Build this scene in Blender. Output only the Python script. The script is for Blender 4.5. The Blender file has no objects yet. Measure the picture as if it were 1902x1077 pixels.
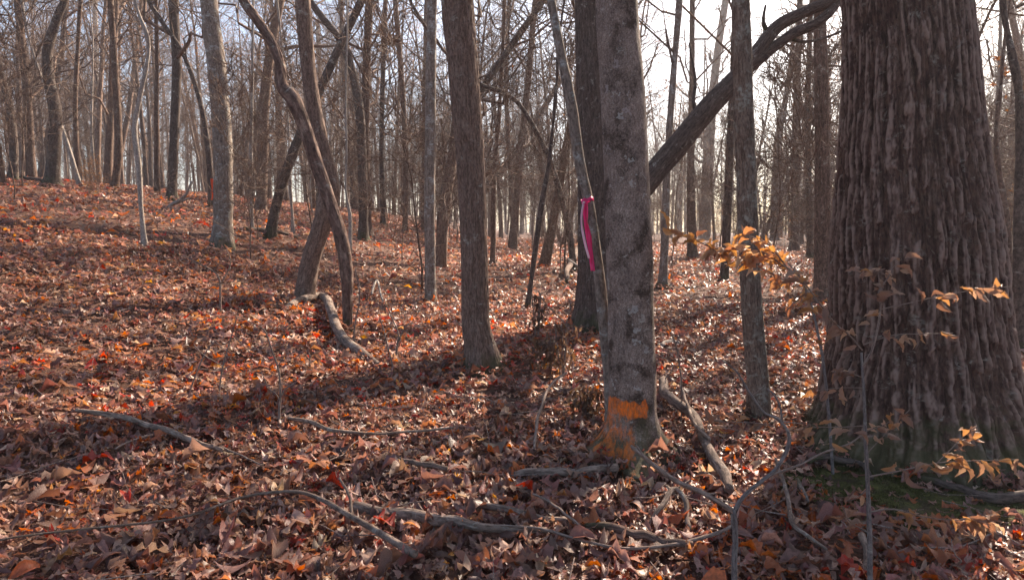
import bpy, math, random
import numpy as np
from mathutils import Vector, Matrix

random.seed(7)
rng = np.random.default_rng(11)
C = bpy.context.scene.collection
SC = bpy.context.scene
R = math.radians

# ------------------------------------------------------------------ camera
CAM = np.array([0.0, 0.0, 1.5]); FPX = 1268.0; PITCH = math.atan(108.5 / FPX)
cd = bpy.data.cameras.new('camera'); cam = bpy.data.objects.new('camera', cd); C.objects.link(cam)
cam.location = CAM; cam.rotation_euler = (math.pi / 2 - PITCH, 0, 0)
cd.sensor_width = 36; cd.lens = 24.0; cd.clip_start = 0.05; cd.clip_end = 2000
SC.camera = cam
# ------------------------------------------------------------------ light
SUN_EL, SUN_AZ = 35.0, 37.5          # azimuth: degrees right of the viewing direction
w = bpy.data.worlds.new('World'); SC.world = w; w.use_nodes = True
nt = w.node_tree; nt.nodes.clear()
sky = nt.nodes.new('ShaderNodeTexSky'); sky.sky_type = 'NISHITA'; sky.sun_disc = False
sky.sun_elevation = R(SUN_EL); sky.sun_rotation = R(SUN_AZ); sky.air_density = 0.9; sky.dust_density = 2.6; sky.ozone_density = 0.9
bg = nt.nodes.new('ShaderNodeBackground'); bg.inputs[1].default_value = 0.076
wo = nt.nodes.new('ShaderNodeOutputWorld')
nt.links.new(sky.outputs[0], bg.inputs[0]); nt.links.new(bg.outputs[0], wo.inputs[0])
sl = bpy.data.lights.new('sun', 'SUN'); sl.energy = 5.0; sl.angle = R(0.5); sl.color = (1.0, 0.86, 0.70)
so = bpy.data.objects.new('sun', sl); C.objects.link(so)
sd = Vector((math.sin(R(SUN_AZ)) * math.cos(R(SUN_EL)), math.cos(R(SUN_AZ)) * math.cos(R(SUN_EL)), math.sin(R(SUN_EL))))
so.rotation_euler = sd.to_track_quat('Z', 'Y').to_euler(); so.location = (20, 20, 30)
SC.view_settings.view_transform = 'Standard'; SC.view_settings.look = 'None'
SC.view_settings.exposure = 1.95; SC.view_settings.gamma = 1.0; SC.view_settings.use_curve_mapping = False
SC.render.engine = 'CYCLES'
cy = SC.cycles
cy.max_bounces = 6; cy.diffuse_bounces = 3; cy.glossy_bounces = 2; cy.transmission_bounces = 3; cy.transparent_max_bounces = 4
cy.volume_bounces = 0; cy.sample_clamp_indirect = 4.0; cy.use_denoising = True; cy.caustics_reflective = False; cy.caustics_refractive = False
HAZE = 0.0010

# ------------------------------------------------------------------ numeric helpers
def _hash(ix, iy, iz):
    h = (ix.astype(np.int64) * 374761393 + iy.astype(np.int64) * 668265263 + iz.astype(np.int64) * 2147483647 + 1013) & 0xffffffff
    h = ((h ^ (h >> 13)) * 1274126177) & 0xffffffff
    h = ((h ^ (h >> 16)) * 2246822519) & 0xffffffff
    return ((h ^ (h >> 15)) & 0xffffff) / float(0xffffff)
def vnoise(x, y, z=0.0):
    x, y, z = np.broadcast_arrays(np.asarray(x, float), np.asarray(y, float), np.asarray(z, float))
    ix, iy, iz = np.floor(x), np.floor(y), np.floor(z)
    fx, fy, fz = x - ix, y - iy, z - iz
    fx = fx * fx * (3 - 2 * fx); fy = fy * fy * (3 - 2 * fy); fz = fz * fz * (3 - 2 * fz)
    r = 0
    for a in (0, 1):
        for b in (0, 1):
            for c in (0, 1):
                wgt = (fx if a else 1 - fx) * (fy if b else 1 - fy) * (fz if c else 1 - fz)
                r = r + wgt * _hash(ix + a, iy + b, iz + c)
    return r
def fbm(x, y, z=0.0, o=3):
    s, a, t = 0, 1.0, 0
    for i in range(o):
        s = s + a * vnoise(x * 2 ** i + 17.3 * i, y * 2 ** i + 5.1 * i, np.asarray(z) * 2 ** i); t += a; a *= .5
    return s / t
def ss(x, a, b):
    t = np.clip((x - a) / (b - a), 0, 1); return t * t * (3 - 2 * t)

def ground_z(x, y):
    x = np.asarray(x, float); y = np.asarray(y, float)
    mid = 1.25 * (1 - np.exp(-np.maximum(y - 3.5, 0) / 30.0)) - 0.03 * np.maximum(3.5 - y, 0)
    s = np.log1p(np.exp(np.clip((-x - 2.0) * 1.5, -30, 30))) / 1.5
    s = np.minimum(s, 200)
    left = 3.6 * (1 - np.exp(-s / 11.0)) * ss(y, -6, 12) + 0.03 * s * (1 - ss(y, -6, 12))
    right = -0.025 * np.clip(x - 2, 0, 14) * ss(y, 6, 14)
    b = 0.16 * (fbm(x * .35 + 3, y * .35 + 9, 0, 2) - .5) + 0.09 * (vnoise(x * 1.4, y * 1.4, 2.2) - .5) + 0.05 * (vnoise(x * 4.2, y * 4.2, 7.7) - .5)
    return mid + left + right + b

def ray(px, py):
    u = (px - 951.0) / FPX; v = (538.5 - py) / FPX
    c, s = math.cos(PITCH), math.sin(PITCH)
    return np.array([u, c + v * s, v * c - s])
def at(px, py, Y):
    d = ray(px, py); return CAM + d * (Y / d[1])
def on_ground(px, py, lift=0.0):
    d = ray(px, py); ts = np.arange(1.2, 120, 0.02) / d[1]
    P = CAM + ts[:, None] * d
    k = np.argmax(P[:, 2] < ground_z(P[:, 0], P[:, 1]))
    if k == 0: k = len(ts) - 1
    p = P[k].copy(); p[2] = float(ground_z(p[0], p[1])) + lift
    return p

def mk(name, V, Q=None, T=None, mat=None, parent=None, attrs=None, smooth=True, link=True, loc=None):
    """One mesh object from arrays of vertices, quads and triangles."""
    me = bpy.data.meshes.new(name)
    V = np.asarray(V, np.float32).reshape(-1, 3)
    Q = np.zeros((0, 4), np.int32) if Q is None else np.asarray(Q, np.int32).reshape(-1, 4)
    T = np.zeros((0, 3), np.int32) if T is None else np.asarray(T, np.int32).reshape(-1, 3)
    me.vertices.add(len(V)); me.vertices.foreach_set('co', V.ravel())
    me.loops.add(Q.size + T.size); me.loops.foreach_set('vertex_index', np.concatenate([Q.ravel(), T.ravel()]))
    me.polygons.add(len(Q) + len(T))
    st = np.concatenate([np.arange(len(Q)) * 4, Q.size + np.arange(len(T)) * 3]).astype(np.int32)
    me.polygons.foreach_set('loop_start', st)
    me.polygons.foreach_set('use_smooth', np.full(len(st), smooth))
    me.update(calc_edges=True)
    for k, a in (attrs or {}).items():
        a = np.asarray(a, np.float32)
        if a.ndim == 1:
            at_ = me.attributes.new(k, 'FLOAT', 'POINT'); at_.data.foreach_set('value', a)
        elif a.shape[1] == 3:
            at_ = me.attributes.new(k, 'FLOAT_VECTOR', 'POINT'); at_.data.foreach_set('vector', a.ravel())
        else:
            at_ = me.attributes.new(k, 'FLOAT_COLOR', 'POINT'); at_.data.foreach_set('color', a.ravel())
    if mat: me.materials.append(mat)
    if not link: return me
    o = bpy.data.objects.new(name, me); C.objects.link(o)
    if parent: o.parent = parent
    if loc is not None: o.location = loc
    return o
def obj(name, me, parent=None, loc=(0, 0, 0)):
    o = bpy.data.objects.new(name, me); C.objects.link(o); o.location = loc
    if parent: o.parent = parent
    return o
def tag(o, label=None, cat=None, group=None, kind=None):
    if label: o['label'] = label
    if cat: o['category'] = cat
    if group: o['group'] = group
    if kind: o['kind'] = kind
    return o
def thing(name, loc, label, cat, group=None):
    o = bpy.data.objects.new(name, None); C.objects.link(o); o.location = loc; o.empty_display_size = .1
    return tag(o, label, cat, group)

class Acc:
    """collects vertices and faces, and per-vertex attributes"""
    def __init__(s): s.V = []; s.Q = []; s.T = []; s.A = {}; s.n = 0
    def add(s, V, Q=None, T=None, **A):
        if Q is not None and len(Q): s.Q.append(np.asarray(Q) + s.n)
        if T is not None and len(T): s.T.append(np.asarray(T) + s.n)
        s.V.append(V); s.n += len(V)
        for k, a in A.items(): s.A.setdefault(k, []).append(a)
    def out(s):
        return (np.concatenate(s.V), np.concatenate(s.Q) if s.Q else None, np.concatenate(s.T) if s.T else None,
                {k: np.concatenate(v) for k, v in s.A.items()})
    def obj(s, name, mat, parent=None, **k):
        V, Q, T, A = s.out(); return mk(name, V, Q, T, mat, parent, A, **k)

def spline(P, n):
    """Catmull-Rom resample of rows (any dimension)"""
    P = np.asarray(P, float); m = len(P)
    if m == 2:
        t = np.linspace(0, 1, n)[:, None]; return P[0] * (1 - t) + P[1] * t
    seg = np.linalg.norm(np.diff(P[:, :3], axis=0), axis=1); cs = np.concatenate([[0], np.cumsum(seg)])
    s = np.linspace(0, cs[-1], n); k = np.clip(np.searchsorted(cs, s, 'right') - 1, 0, m - 2)
    t = ((s - cs[k]) / np.maximum(seg[k], 1e-9))[:, None]
    E = np.vstack([2 * P[0] - P[1], P, 2 * P[-1] - P[-2]])
    a, b, c, d = E[k], E[k + 1], E[k + 2], E[k + 3]
    return 0.5 * ((2 * b) + (-a + c) * t + (2 * a - 5 * b + 4 * c - d) * t ** 2 + (-a + 3 * b - 3 * c + d) * t ** 3)

def frames(P):
    T = np.gradient(P, axis=0); T /= np.linalg.norm(T, axis=1)[:, None] + 1e-12
    N = np.zeros_like(T)
    a = np.array([0, 1.0, 0]) if abs(T[0] @ np.array([0, 1.0, 0])) < .9 else np.array([1.0, 0, 0])
    n = a - T[0] * (a @ T[0]); n /= np.linalg.norm(n)
    for i in range(len(P)):
        n = n - T[i] * (n @ T[i]); n /= np.linalg.norm(n) + 1e-12; N[i] = n
    return T, N, np.cross(T, N)

def tube(P, rad, sides, disp=None, cap=True):
    """one tube with optional displacement(theta, radius, length) -> metres; returns V, Q, T, bk"""
    P = np.asarray(P, float); rad = np.asarray(rad, float)
    n = len(P); Tn, N, B = frames(P)
    L = np.concatenate([[0], np.cumsum(np.linalg.norm(np.diff(P, axis=0), axis=1))])
    th = np.arange(sides) / sides * 2 * np.pi
    TH, LL = np.meshgrid(th, L); RR = np.repeat(rad[:, None], sides, 1)
    rr = RR + (disp(TH, RR, LL) if disp else 0)
    V = P[:, None, :] + rr[..., None] * (np.cos(TH)[..., None] * N[:, None, :] + np.sin(TH)[..., None] * B[:, None, :])
    i = np.arange(n - 1)[:, None] * sides; j = np.arange(sides)[None, :]; k = (j + 1) % sides
    Q = np.stack([i + j, i + sides + j, i + sides + k, i + k], -1).reshape(-1, 4)
    rm = max(float(np.median(rad)), .01)
    bk = np.stack([np.cos(TH) * rm, np.sin(TH) * rm, LL], -1).reshape(-1, 3)
    V = V.reshape(-1, 3); T = None
    if cap:
        V = np.vstack([V, P[0] - Tn[0] * rad[0] * .15, P[-1] + Tn[-1] * rad[-1] * .15]); bk = np.vstack([bk, [0, 0, L[0]], [0, 0, L[-1]]])
        m = n * sides; jj = np.arange(sides); kk = (jj + 1) % sides
        T = np.vstack([np.stack([np.full(sides, m), jj, kk], 1), np.stack([np.full(sides, m + 1), (n - 1) * sides + kk, (n - 1) * sides + jj], 1)])
    return V, Q, T, bk

def tubes(P, rad, sides):
    """many tubes at once: P (N,K,3), rad (N,K)"""
    N_, K, _ = P.shape
    D = P[:, -1] - P[:, 0]; D /= np.linalg.norm(D, axis=1)[:, None] + 1e-9
    a = np.where(np.abs(D[:, 2:3]) < .8, np.array([[0, 0, 1.0]]), np.array([[1.0, 0, 0]]))
    u = np.cross(D, a); u /= np.linalg.norm(u, axis=1)[:, None] + 1e-9; v = np.cross(D, u)
    th = np.arange(sides) / sides * 2 * np.pi
    ring = np.cos(th)[None, :, None] * u[:, None, :] + np.sin(th)[None, :, None] * v[:, None, :]
    V = P[:, :, None, :] + rad[:, :, None, None] * ring[:, None, :, :]
    base = (np.arange(N_) * K * sides)[:, None, None]; i = (np.arange(K - 1) * sides)[None, :, None]; j = np.arange(sides)[None, None, :]
    k = (j + 1) % sides
    Q = np.stack(np.broadcast_arrays(base + i + j, base + i + sides + j, base + i + sides + k, base + i + k), -1).reshape(-1, 4)
    V = V.reshape(-1, 3)
    return V, Q, V * np.array([1, 1, .6])

def limbs(P, rad, per, t0, t1, lfun, rfrac, K, ang=(35, 70), up=.25, wob=.08, g=rng):
    """children of the polylines P (N,K,3); returns polylines and radii"""
    N_, Kp, _ = P.shape; M = N_ * per
    par = np.repeat(np.arange(N_), per); t = g.uniform(t0, t1, M)
    f = t * (Kp - 1); a = np.minimum(f.astype(int), Kp - 2); fr = (f - a)[:, None]
    p0 = P[par, a] * (1 - fr) + P[par, a + 1] * fr
    tg = P[par, a + 1] - P[par, a]; tg /= np.linalg.norm(tg, axis=1)[:, None] + 1e-9
    r0 = (rad[par, a] * (1 - fr[:, 0]) + rad[par, a + 1] * fr[:, 0]) * rfrac * g.uniform(.7, 1.1, M)
    q = g.normal(size=(M, 3)); q -= tg * (q * tg).sum(1)[:, None]; q /= np.linalg.norm(q, axis=1)[:, None] + 1e-9
    A = np.radians(g.uniform(ang[0], ang[1], M))[:, None]
    d = tg * np.cos(A) + q * np.sin(A)
    L = lfun(t, par, g)
    s = np.linspace(0, 1, K)
    bend = g.normal(0, .22, (M, 3)); bend[:, 2] += up
    out = p0[:, None, :] + L[:, None, None] * (d[:, None, :] * s[None, :, None] + bend[:, None, :] * (s ** 2)[None, :, None])
    out[:, 1:] += g.normal(0, 1, (M, K - 1, 3)) * (wob * L / K)[:, None, None]
    rr = r0[:, None] * (1 - .8 * s[None, :])
    return out, rr, L

def crown(P, rad, H, dens=1.0, start=.35, seed=0, fine=True, acc=None, clear=0.0):
    """branches of a bare tree whose trunk is the polyline P with radii rad"""
    g = np.random.default_rng(seed + 1000); acc = acc or Acc()
    P = P[None]; rad = rad[None]
    n1 = max(4, int(22 * dens))
    b1, r1, L1 = limbs(P, rad, n1, start, .985, lambda t, p, g: H * (.08 + .30 * (1 - t) ** .8) * g.uniform(.5, 1.15, len(t)), .42, 7, (30, 75), .3, .35, g)
    acc_b = [(b1, np.maximum(r1, .006), 5)]
    b2, r2, L2 = limbs(b1, r1, 5, .2, .98, lambda t, p, g: L1[p] * (.25 + .35 * (1 - t)) * g.uniform(.6, 1.2, len(t)), .55, 5, (25, 65), .15, .35, g)
    acc_b.append((b2, np.maximum(r2, .0045), 4))
    if fine:
        b3, r3, L3 = limbs(b2, r2, 6, .15, 1., lambda t, p, g: (.25 + .5 * L2[p]) * g.uniform(.4, 1.1, len(t)), .6, 3, (20, 65), .1, .25, g)
        acc_b.append((b3, np.maximum(r3, .0032), 3))
    for b, r_, sd_ in acc_b:
        V, Q, bk = tubes(b, r_, sd_); acc.add(V, Q, bk=bk)
    return acc, b2, (b3 if fine else b2)

# ------------------------------------------------------------------ materials
def newmat(name):
    m = bpy.data.materials.new(name); m.use_nodes = True; t = m.node_tree; t.nodes.clear()
    return m, t
def N(t, kind, **k):
    n = t.nodes.new('ShaderNode' + kind)
    for a, b in k.items():
        if a.startswith('_'): setattr(n, a[1:], b)
    return n
def ramp(t, src, stops):
    r = t.nodes.new('ShaderNodeValToRGB'); e = r.color_ramp.elements
    while len(e) > 1: e.remove(e[-1])
    e[0].position = stops[0][0]; e[0].color = (*stops[0][1], 1)
    for p, c in stops[1:]:
        x = e.new(p); x.color = (*c, 1)
    t.links.new(src, r.inputs[0]); return r.outputs[0]
def fr(t, src, a, b):
    m = t.nodes.new('ShaderNodeMapRange'); m.inputs[1].default_value = a; m.inputs[2].default_value = b; t.links.new(src, m.inputs[0]); return m.outputs[0]
def mix(t, f, a, b, blend='MIX'):
    m = t.nodes.new('ShaderNodeMix'); m.data_type = 'RGBA'; m.blend_type = blend
    for s, v in ((0, f), (6, a), (7, b)):
        if hasattr(v, 'links') or isinstance(v, bpy.types.NodeSocket): t.links.new(v, m.inputs[s])
        elif isinstance(v, (int, float)): m.inputs[s].default_value = v
        else: m.inputs[s].default_value = (*v, 1)
    return m.outputs[2]
def noise(t, vec, scale, detail=3, rough=.55, dist=0.0, stretch=None):
    if stretch:
        mp = t.nodes.new('ShaderNodeMapping'); mp.inputs['Scale'].default_value = stretch; t.links.new(vec, mp.inputs[0]); vec = mp.outputs[0]
    n = t.nodes.new('ShaderNodeTexNoise'); n.inputs['Scale'].default_value = scale; n.inputs['Detail'].default_value = detail
    n.inputs['Roughness'].default_value = rough; n.inputs['Distortion'].default_value = dist
    t.links.new(vec, n.inputs['Vector']); return n.outputs[0]
def finish(t, m, color, rough=.85, bumps=(), spec=.3, trans=0.0):
    p = t.nodes.new('ShaderNodeBsdfPrincipled'); o = t.nodes.new('ShaderNodeOutputMaterial')
    if isinstance(color, bpy.types.NodeSocket): t.links.new(color, p.inputs['Base Color'])
    else: p.inputs['Base Color'].default_value = (*color, 1)
    p.inputs['Roughness'].default_value = rough; p.inputs['Specular IOR Level'].default_value = spec
    prev = None
    for src, dist, st in bumps:
        b = t.nodes.new('ShaderNodeBump'); b.inputs['Strength'].default_value = st; b.inputs['Distance'].default_value = dist
        t.links.new(src, b.inputs['Height'])
        if prev: t.links.new(prev, b.inputs['Normal'])
        prev = b.outputs[0]
    if prev: t.links.new(prev, p.inputs['Normal'])
    if trans:
        tr = t.nodes.new('ShaderNodeBsdfTranslucent'); mx = t.nodes.new('ShaderNodeMixShader'); mx.inputs[0].default_value = trans
        if isinstance(color, bpy.types.NodeSocket):
            hs = t.nodes.new('ShaderNodeHueSaturation'); hs.inputs['Saturation'].default_value = 1.2; hs.inputs['Value'].default_value = 1.25
            t.links.new(color, hs.inputs['Color']); t.links.new(hs.outputs[0], tr.inputs[0])
        else: tr.inputs[0].default_value = (*color, 1)
        if prev: t.links.new(prev, tr.inputs['Normal'])
        t.links.new(p.outputs[0], mx.inputs[1]); t.links.new(tr.outputs[0], mx.inputs[2]); t.links.new(mx.outputs[0], o.inputs[0])
    else: t.links.new(p.outputs[0], o.inputs[0])
    return m
def attr(t, name):
    a = t.nodes.new('ShaderNodeAttribute'); a.attribute_name = name; return a

def mulf(t, a, k):
    m = t.nodes.new('ShaderNodeMath'); m.operation = 'MULTIPLY'; m.inputs[1].default_value = k; t.links.new(a, m.inputs[0]); return m.outputs[0]
def bark_mat(name, dark, mid, light, fissure=60, lichen=0.0, moss=0.0, lich_col=(.36, .34, .29), amp=.006, patch=4.0, var=True):
    m, t = newmat(name); v = attr(t, 'bk').outputs['Vector']
    n1 = noise(t, v, fissure, 4, .6, .4, (1, 1, .16)); n2 = noise(t, v, patch, 4, .6, .3, (1, 1, .5)); n3 = noise(t, v, 150, 2, .6)
    c = ramp(t, n1, [(.3, dark), (.52, mid), (.75, light)])
    c = mix(t, fr(t, n2, .3, .7), mix(t, .45, c, (.5, .42, .38), 'MULTIPLY'), c)
    ng = noise(t, v, fissure * 1.9, 5, .72, .5, (1, 1, .3)); c = mix(t, 1.0, c, ramp(t, ng, [(.34, (.42, .38, .36)), (.5, (1, 1, 1)), (.68, (1.5, 1.45, 1.4))]), 'MULTIPLY')
    if name == 'oak_bark':
        c = mix(t, fr(t, attr(t, 'crest').outputs['Fac'], .6, 1.0), c, (.25, .168, .132))
    if lichen:
        n4 = noise(t, v, patch * 2.3, 5, .62, .6); n5 = noise(t, v, 38, 4, .6, .4)
        f = t.nodes.new('ShaderNodeMath'); f.operation = 'MULTIPLY'; t.links.new(fr(t, n4, .62 - .2 * lichen, .72 - .2 * lichen), f.inputs[0]); t.links.new(fr(t, n5, .40, .62), f.inputs[1])
        c = mix(t, f.outputs[0], c, lich_col)
    if moss:
        g = t.nodes.new('ShaderNodeNewGeometry'); sp = t.nodes.new('ShaderNodeSeparateXYZ'); t.links.new(v, sp.inputs[0])
        f = t.nodes.new('ShaderNodeMath'); f.operation = 'SUBTRACT'
        t.links.new(noise(t, v, 9, 5, .65), f.inputs[0])
        mm = t.nodes.new('ShaderNodeMath'); mm.operation = 'MULTIPLY'; mm.inputs[1].default_value = .55 / moss; t.links.new(sp.outputs[2], mm.inputs[0]); t.links.new(mm.outputs[0], f.inputs[1])
        c = mix(t, mulf(t, fr(t, f.outputs[0], .22, .42), .7), c, (.060, .058, .022))
    if var:
        oi = t.nodes.new('ShaderNodeObjectInfo'); rv = fr(t, oi.outputs['Random'], 0, 1)
        c = mix(t, 1.0, c, ramp(t, rv, [(0, (.75, .70, .68)), (.5, (1, .93, .88)), (1, (1.25, 1.2, 1.15))]), 'MULTIPLY')
    return finish(t, m, c, .9, [(n1, amp * 1.4, 1), (ng, amp * .8, 1), (n3, amp * .35, .6)], .2)

M_oak = bark_mat('oak_bark', (.046, .024, .018), (.10, .057, .042), (.20, .135, .105), 34, .2, .7, (.24, .205, .17), .008, 5.0, False)
M_mid = bark_mat('brown_bark', (.10, .062, .045), (.19, .127, .098), (.28, .20, .16), 55, .12, .28, amp=.006, var=False)
M_post = bark_mat('mottled_bark', (.10, .066, .05), (.20, .145, .112), (.31, .25, .20), 60, .6, .25, (.31, .295, .245), amp=.006, var=False)
M_dark = bark_mat('dark_bark', (.055, .038, .031), (.11, .08, .066), (.18, .14, .115), 45, .2, .5, amp=.006, var=False)
M_grey = bark_mat('grey_bark', (.13, .098, .08), (.235, .185, .15), (.35, .29, .24), 50, .5, .35, (.40, .41, .38), amp=.004, var=False)
M_far = bark_mat('woods_bark', (.08, .052, .040), (.165, .112, .086), (.27, .195, .155), 45, .25, 0, amp=.004)
M_pale = bark_mat('pale_bark', (.20, .17, .145), (.34, .29, .25), (.48, .42, .36), 60, .3, 0, amp=.002, var=False)
M_lean = bark_mat('peeled_bark', (.07, .045, .035), (.16, .10, .078), (.34, .25, .20), 30, .1, .3, amp=.010, var=False)
M_log = bark_mat('log_bark', (.10, .072, .058), (.22, .17, .14), (.38, .31, .265), 40, .35, 0, (.34, .34, .31), amp=.006)
M_twig = bark_mat('twig_bark', (.13, .09, .07), (.23, .17, .14), (.36, .29, .245), 90, 0, 0, amp=.001, var=False)

def smooth_bark():
    m, t = newmat('lichened_smooth_bark'); v = attr(t, 'bk').outputs['Vector']
    base = noise(t, v, 7, 5, .6, .3); fine = noise(t, v, 90, 4, .65, .2, (1, 1, .45)); fis = noise(t, v, 60, 3, .6, .6, (1, 1, .12))
    c = ramp(t, base, [(.3, (.12, .070, .050)), (.5, (.22, .142, .108)), (.72, (.38, .275, .22))])
    c = mix(t, .45, c, ramp(t, fine, [(.32, (.06, .042, .034)), (.68, (.38, .32, .28))]))
    # dark moss-like crust patches
    d1 = noise(t, v, 6.0, 2, .5, .5, (1, 1, .9)); d2 = noise(t, v, 55, 5, .75, .5)
    mu = t.nodes.new('ShaderNodeMath'); mu.operation = 'ADD'; t.links.new(d1, mu.inputs[0])
    m2 = t.nodes.new('ShaderNodeMath'); m2.operation = 'MULTIPLY'; m2.inputs[1].default_value = .55; t.links.new(d2, m2.inputs[0]); t.links.new(m2.outputs[0], mu.inputs[1])
    c = mix(t, fr(t, mu.outputs[0], .76, .93), c, (.062, .040, .028))
    sk = noise(t, v, 130, 4, .75, .4); c = mix(t, 1.0, c, ramp(t, sk, [(.36, (.5, .46, .44)), (.5, (1, 1, 1)), (.64, (1.55, 1.5, 1.42))]), 'MULTIPLY')
    lp = noise(t, v, 16, 6, .72, .8); c = mix(t, mulf(t, fr(t, lp, .60, .66), .7), c, (.42, .385, .33))
    # pale crustose discs
    vo = t.nodes.new('ShaderNodeTexVoronoi'); vo.inputs['Scale'].default_value = 14; vo.inputs['Randomness'].default_value = 1
    ds = t.nodes.new('ShaderNodeVectorMath'); ds.operation = 'MULTIPLY_ADD'; ds.inputs[1].default_value = (.13, .13, .13)
    nn = t.nodes.new('ShaderNodeTexNoise'); nn.inputs['Scale'].default_value = 30; t.links.new(v, nn.inputs['Vector'])
    t.links.new(nn.outputs['Color'], ds.inputs[0]); t.links.new(v, ds.inputs[2]); t.links.new(ds.outputs[0], vo.inputs['Vector'])
    sel = t.nodes.new('ShaderNodeSeparateColor'); t.links.new(vo.outputs['Color'], sel.inputs[0])
    th = t.nodes.new('ShaderNodeMath'); th.operation = 'MULTIPLY'; th.inputs[1].default_value = .42; t.links.new(sel.outputs[0], th.inputs[0])
    lt = t.nodes.new('ShaderNodeMath'); lt.operation = 'LESS_THAN'; t.links.new(vo.outputs['Distance'], lt.inputs[0]); t.links.new(th.outputs[0], lt.inputs[1])
    pk = t.nodes.new('ShaderNodeMath'); pk.operation = 'GREATER_THAN'; pk.inputs[1].default_value = .6; t.links.new(sel.outputs[1], pk.inputs[0])
    ml = t.nodes.new('ShaderNodeMath'); ml.operation = 'MULTIPLY'; t.links.new(lt.outputs[0], ml.inputs[0]); t.links.new(pk.outputs[0], ml.inputs[1])
    mm = t.nodes.new('ShaderNodeMath'); mm.operation = 'MULTIPLY'; mm.inputs[1].default_value = .6; t.links.new(ml.outputs[0], mm.inputs[0])
    c = mix(t, mm.outputs[0], c, ramp(t, sel.outputs[2], [(0, (.34, .27, .25)), (1, (.44, .43, .38))]))
    # moss at the foot
    sp = t.nodes.new('ShaderNodeSeparateXYZ'); t.links.new(v, sp.inputs[0])
    f = t.nodes.new('ShaderNodeMath'); f.operation = 'SUBTRACT'; t.links.new(noise(t, v, 12, 5, .7), f.inputs[0])
    mz = t.nodes.new('ShaderNodeMath'); mz.operation = 'MULTIPLY'; mz.inputs[1].default_value = .95; t.links.new(sp.outputs[2], mz.inputs[0]); t.links.new(mz.outputs[0], f.inputs[1])
    c = mix(t, mulf(t, fr(t, f.outputs[0], .22, .42), .75), c, (.07, .06, .025))
    pa = attr(t, 'paint').outputs['Fac']
    pn = noise(t, v, 70, 5, .75, .4, (1, 1, .35))
    f2 = t.nodes.new('ShaderNodeMath'); f2.operation = 'ADD'; t.links.new(pa, f2.inputs[0]); t.links.new(pn, f2.inputs[1])
    c = mix(t, fr(t, f2.outputs[0], .88, 1.30), c, ramp(t, pn, [(.3, (.70, .13, .012)), (.7, (.95, .20, .015))]))
    return finish(t, m, c, .85, [(fis, .005, .9), (sk, .004, 1), (fine, .005, 1), (mu.outputs[0], .006, .8)], .25)
M_smooth = smooth_bark()

def leaf_material(name, src, rough=.40, trans=.42):
    m, t = newmat(name)
    if src == 'attr': c = attr(t, 'col').outputs['Color']; co = t.nodes.new('ShaderNodeTexCoord').outputs['Object']
    else: c = t.nodes.new('ShaderNodeObjectInfo').outputs['Color']; co = t.nodes.new('ShaderNodeTexCoord').outputs['Object']
    n1 = noise(t, co, 60, 3, .6); n2 = noise(t, co, 260, 2, .6)
    c = mix(t, 1.0, c, ramp(t, n1, [(.3, (.62, .58, .55)), (.55, (1, 1, 1)), (.8, (1.2, 1.12, 1.05))]), 'MULTIPLY')
    return finish(t, m, c, rough, [(n1, .004, .6), (n2, .001, .5)], .42, trans)
M_leafstuff = leaf_material('leaf_litter', 'attr')
M_leaf = leaf_material('dry_leaf', 'obj')
M_beech = leaf_material('beech_leaf', 'obj', .45, .42)

def ground_mat():
    m, t = newmat('leafy_soil'); co = t.nodes.new('ShaderNodeTexCoord').outputs['Object']
    a = noise(t, co, 9, 6, .7, .5); b = noise(t, co, 1.2, 3, .6); d = noise(t, co, 22, 4, .7, .8)
    c = ramp(t, a, [(.3, (.045, .024, .018)), (.48, (.11, .055, .038)), (.62, (.20, .10, .065)), (.74, (.33, .17, .10))])
    c = mix(t, fr(t, b, .35, .7), c, ramp(t, d, [(.35, (.06, .032, .024)), (.6, (.17, .08, .05)), (.75, (.30, .12, .05))]))
    return finish(t, m, c, .9, [(a, .06, 1), (d, .03, 1)], .2)
M_ground = ground_mat()
def moss_mat():
    m, t = newmat('moss'); co = t.nodes.new('ShaderNodeTexCoord').outputs['Object']
    a = noise(t, co, 45, 5, .7); b = noise(t, co, 7, 4, .6)
    c = ramp(t, a, [(.3, (.035, .034, .013)), (.5, (.085, .08, .024)), (.72, (.17, .155, .045))])
    c = mix(t, fr(t, b, .5, .68), c, (.07, .045, .03))
    return finish(t, m, c, .95, [(a, .012, 1)], .15)
M_moss = moss_mat()
def flat(name, col, rough=.5, trans=0):
    m, t = newmat(name); co = t.nodes.new('ShaderNodeTexCoord').outputs['Object']
    n = noise(t, co, 40, 3); c = mix(t, .25, col, ramp(t, n, [(.3, tuple(x * .5 for x in col)), (.7, col)]))
    return finish(t, m, c, rough, [(n, .002, .4)], .4, trans)
M_pink = flat('pink_tape', (1.0, .13, .40), .35, .55)
M_pinkpale = flat('pale_pink_tape', (.95, .72, .80), .25, .45)
M_orangetape = flat('orange_tape', (.85, .13, .03), .4, .35)
M_heart = flat('broken_wood', (.38, .29, .22), .85)

# ------------------------------------------------------------------ ground
def warp(n, lo, hi, c, k):
    u = np.linspace(-1, 1, n); s = k * u + (1 - k) * u ** 3 * np.abs(u)
    return np.where(s < 0, c + s * (c - lo), c + s * (hi - c))
gx = warp(420, -230, 230, 0, .045); gy = warp(420, -60, 260, 5, .05)
GX, GY = np.meshgrid(gx, gy); GZ = ground_z(GX, GY) - .012
nv = 420; ii, jj = np.meshgrid(np.arange(nv - 1), np.arange(nv - 1), indexing='ij'); b0 = (ii * nv + jj).ravel()
ground = mk('ground', np.stack([GX, GY, GZ], -1), np.stack([b0, b0 + 1, b0 + nv + 1, b0 + nv], 1), None, M_ground)
tag(ground, 'woodland floor of bare soil under autumn leaf litter', None, None, 'structure')

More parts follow.
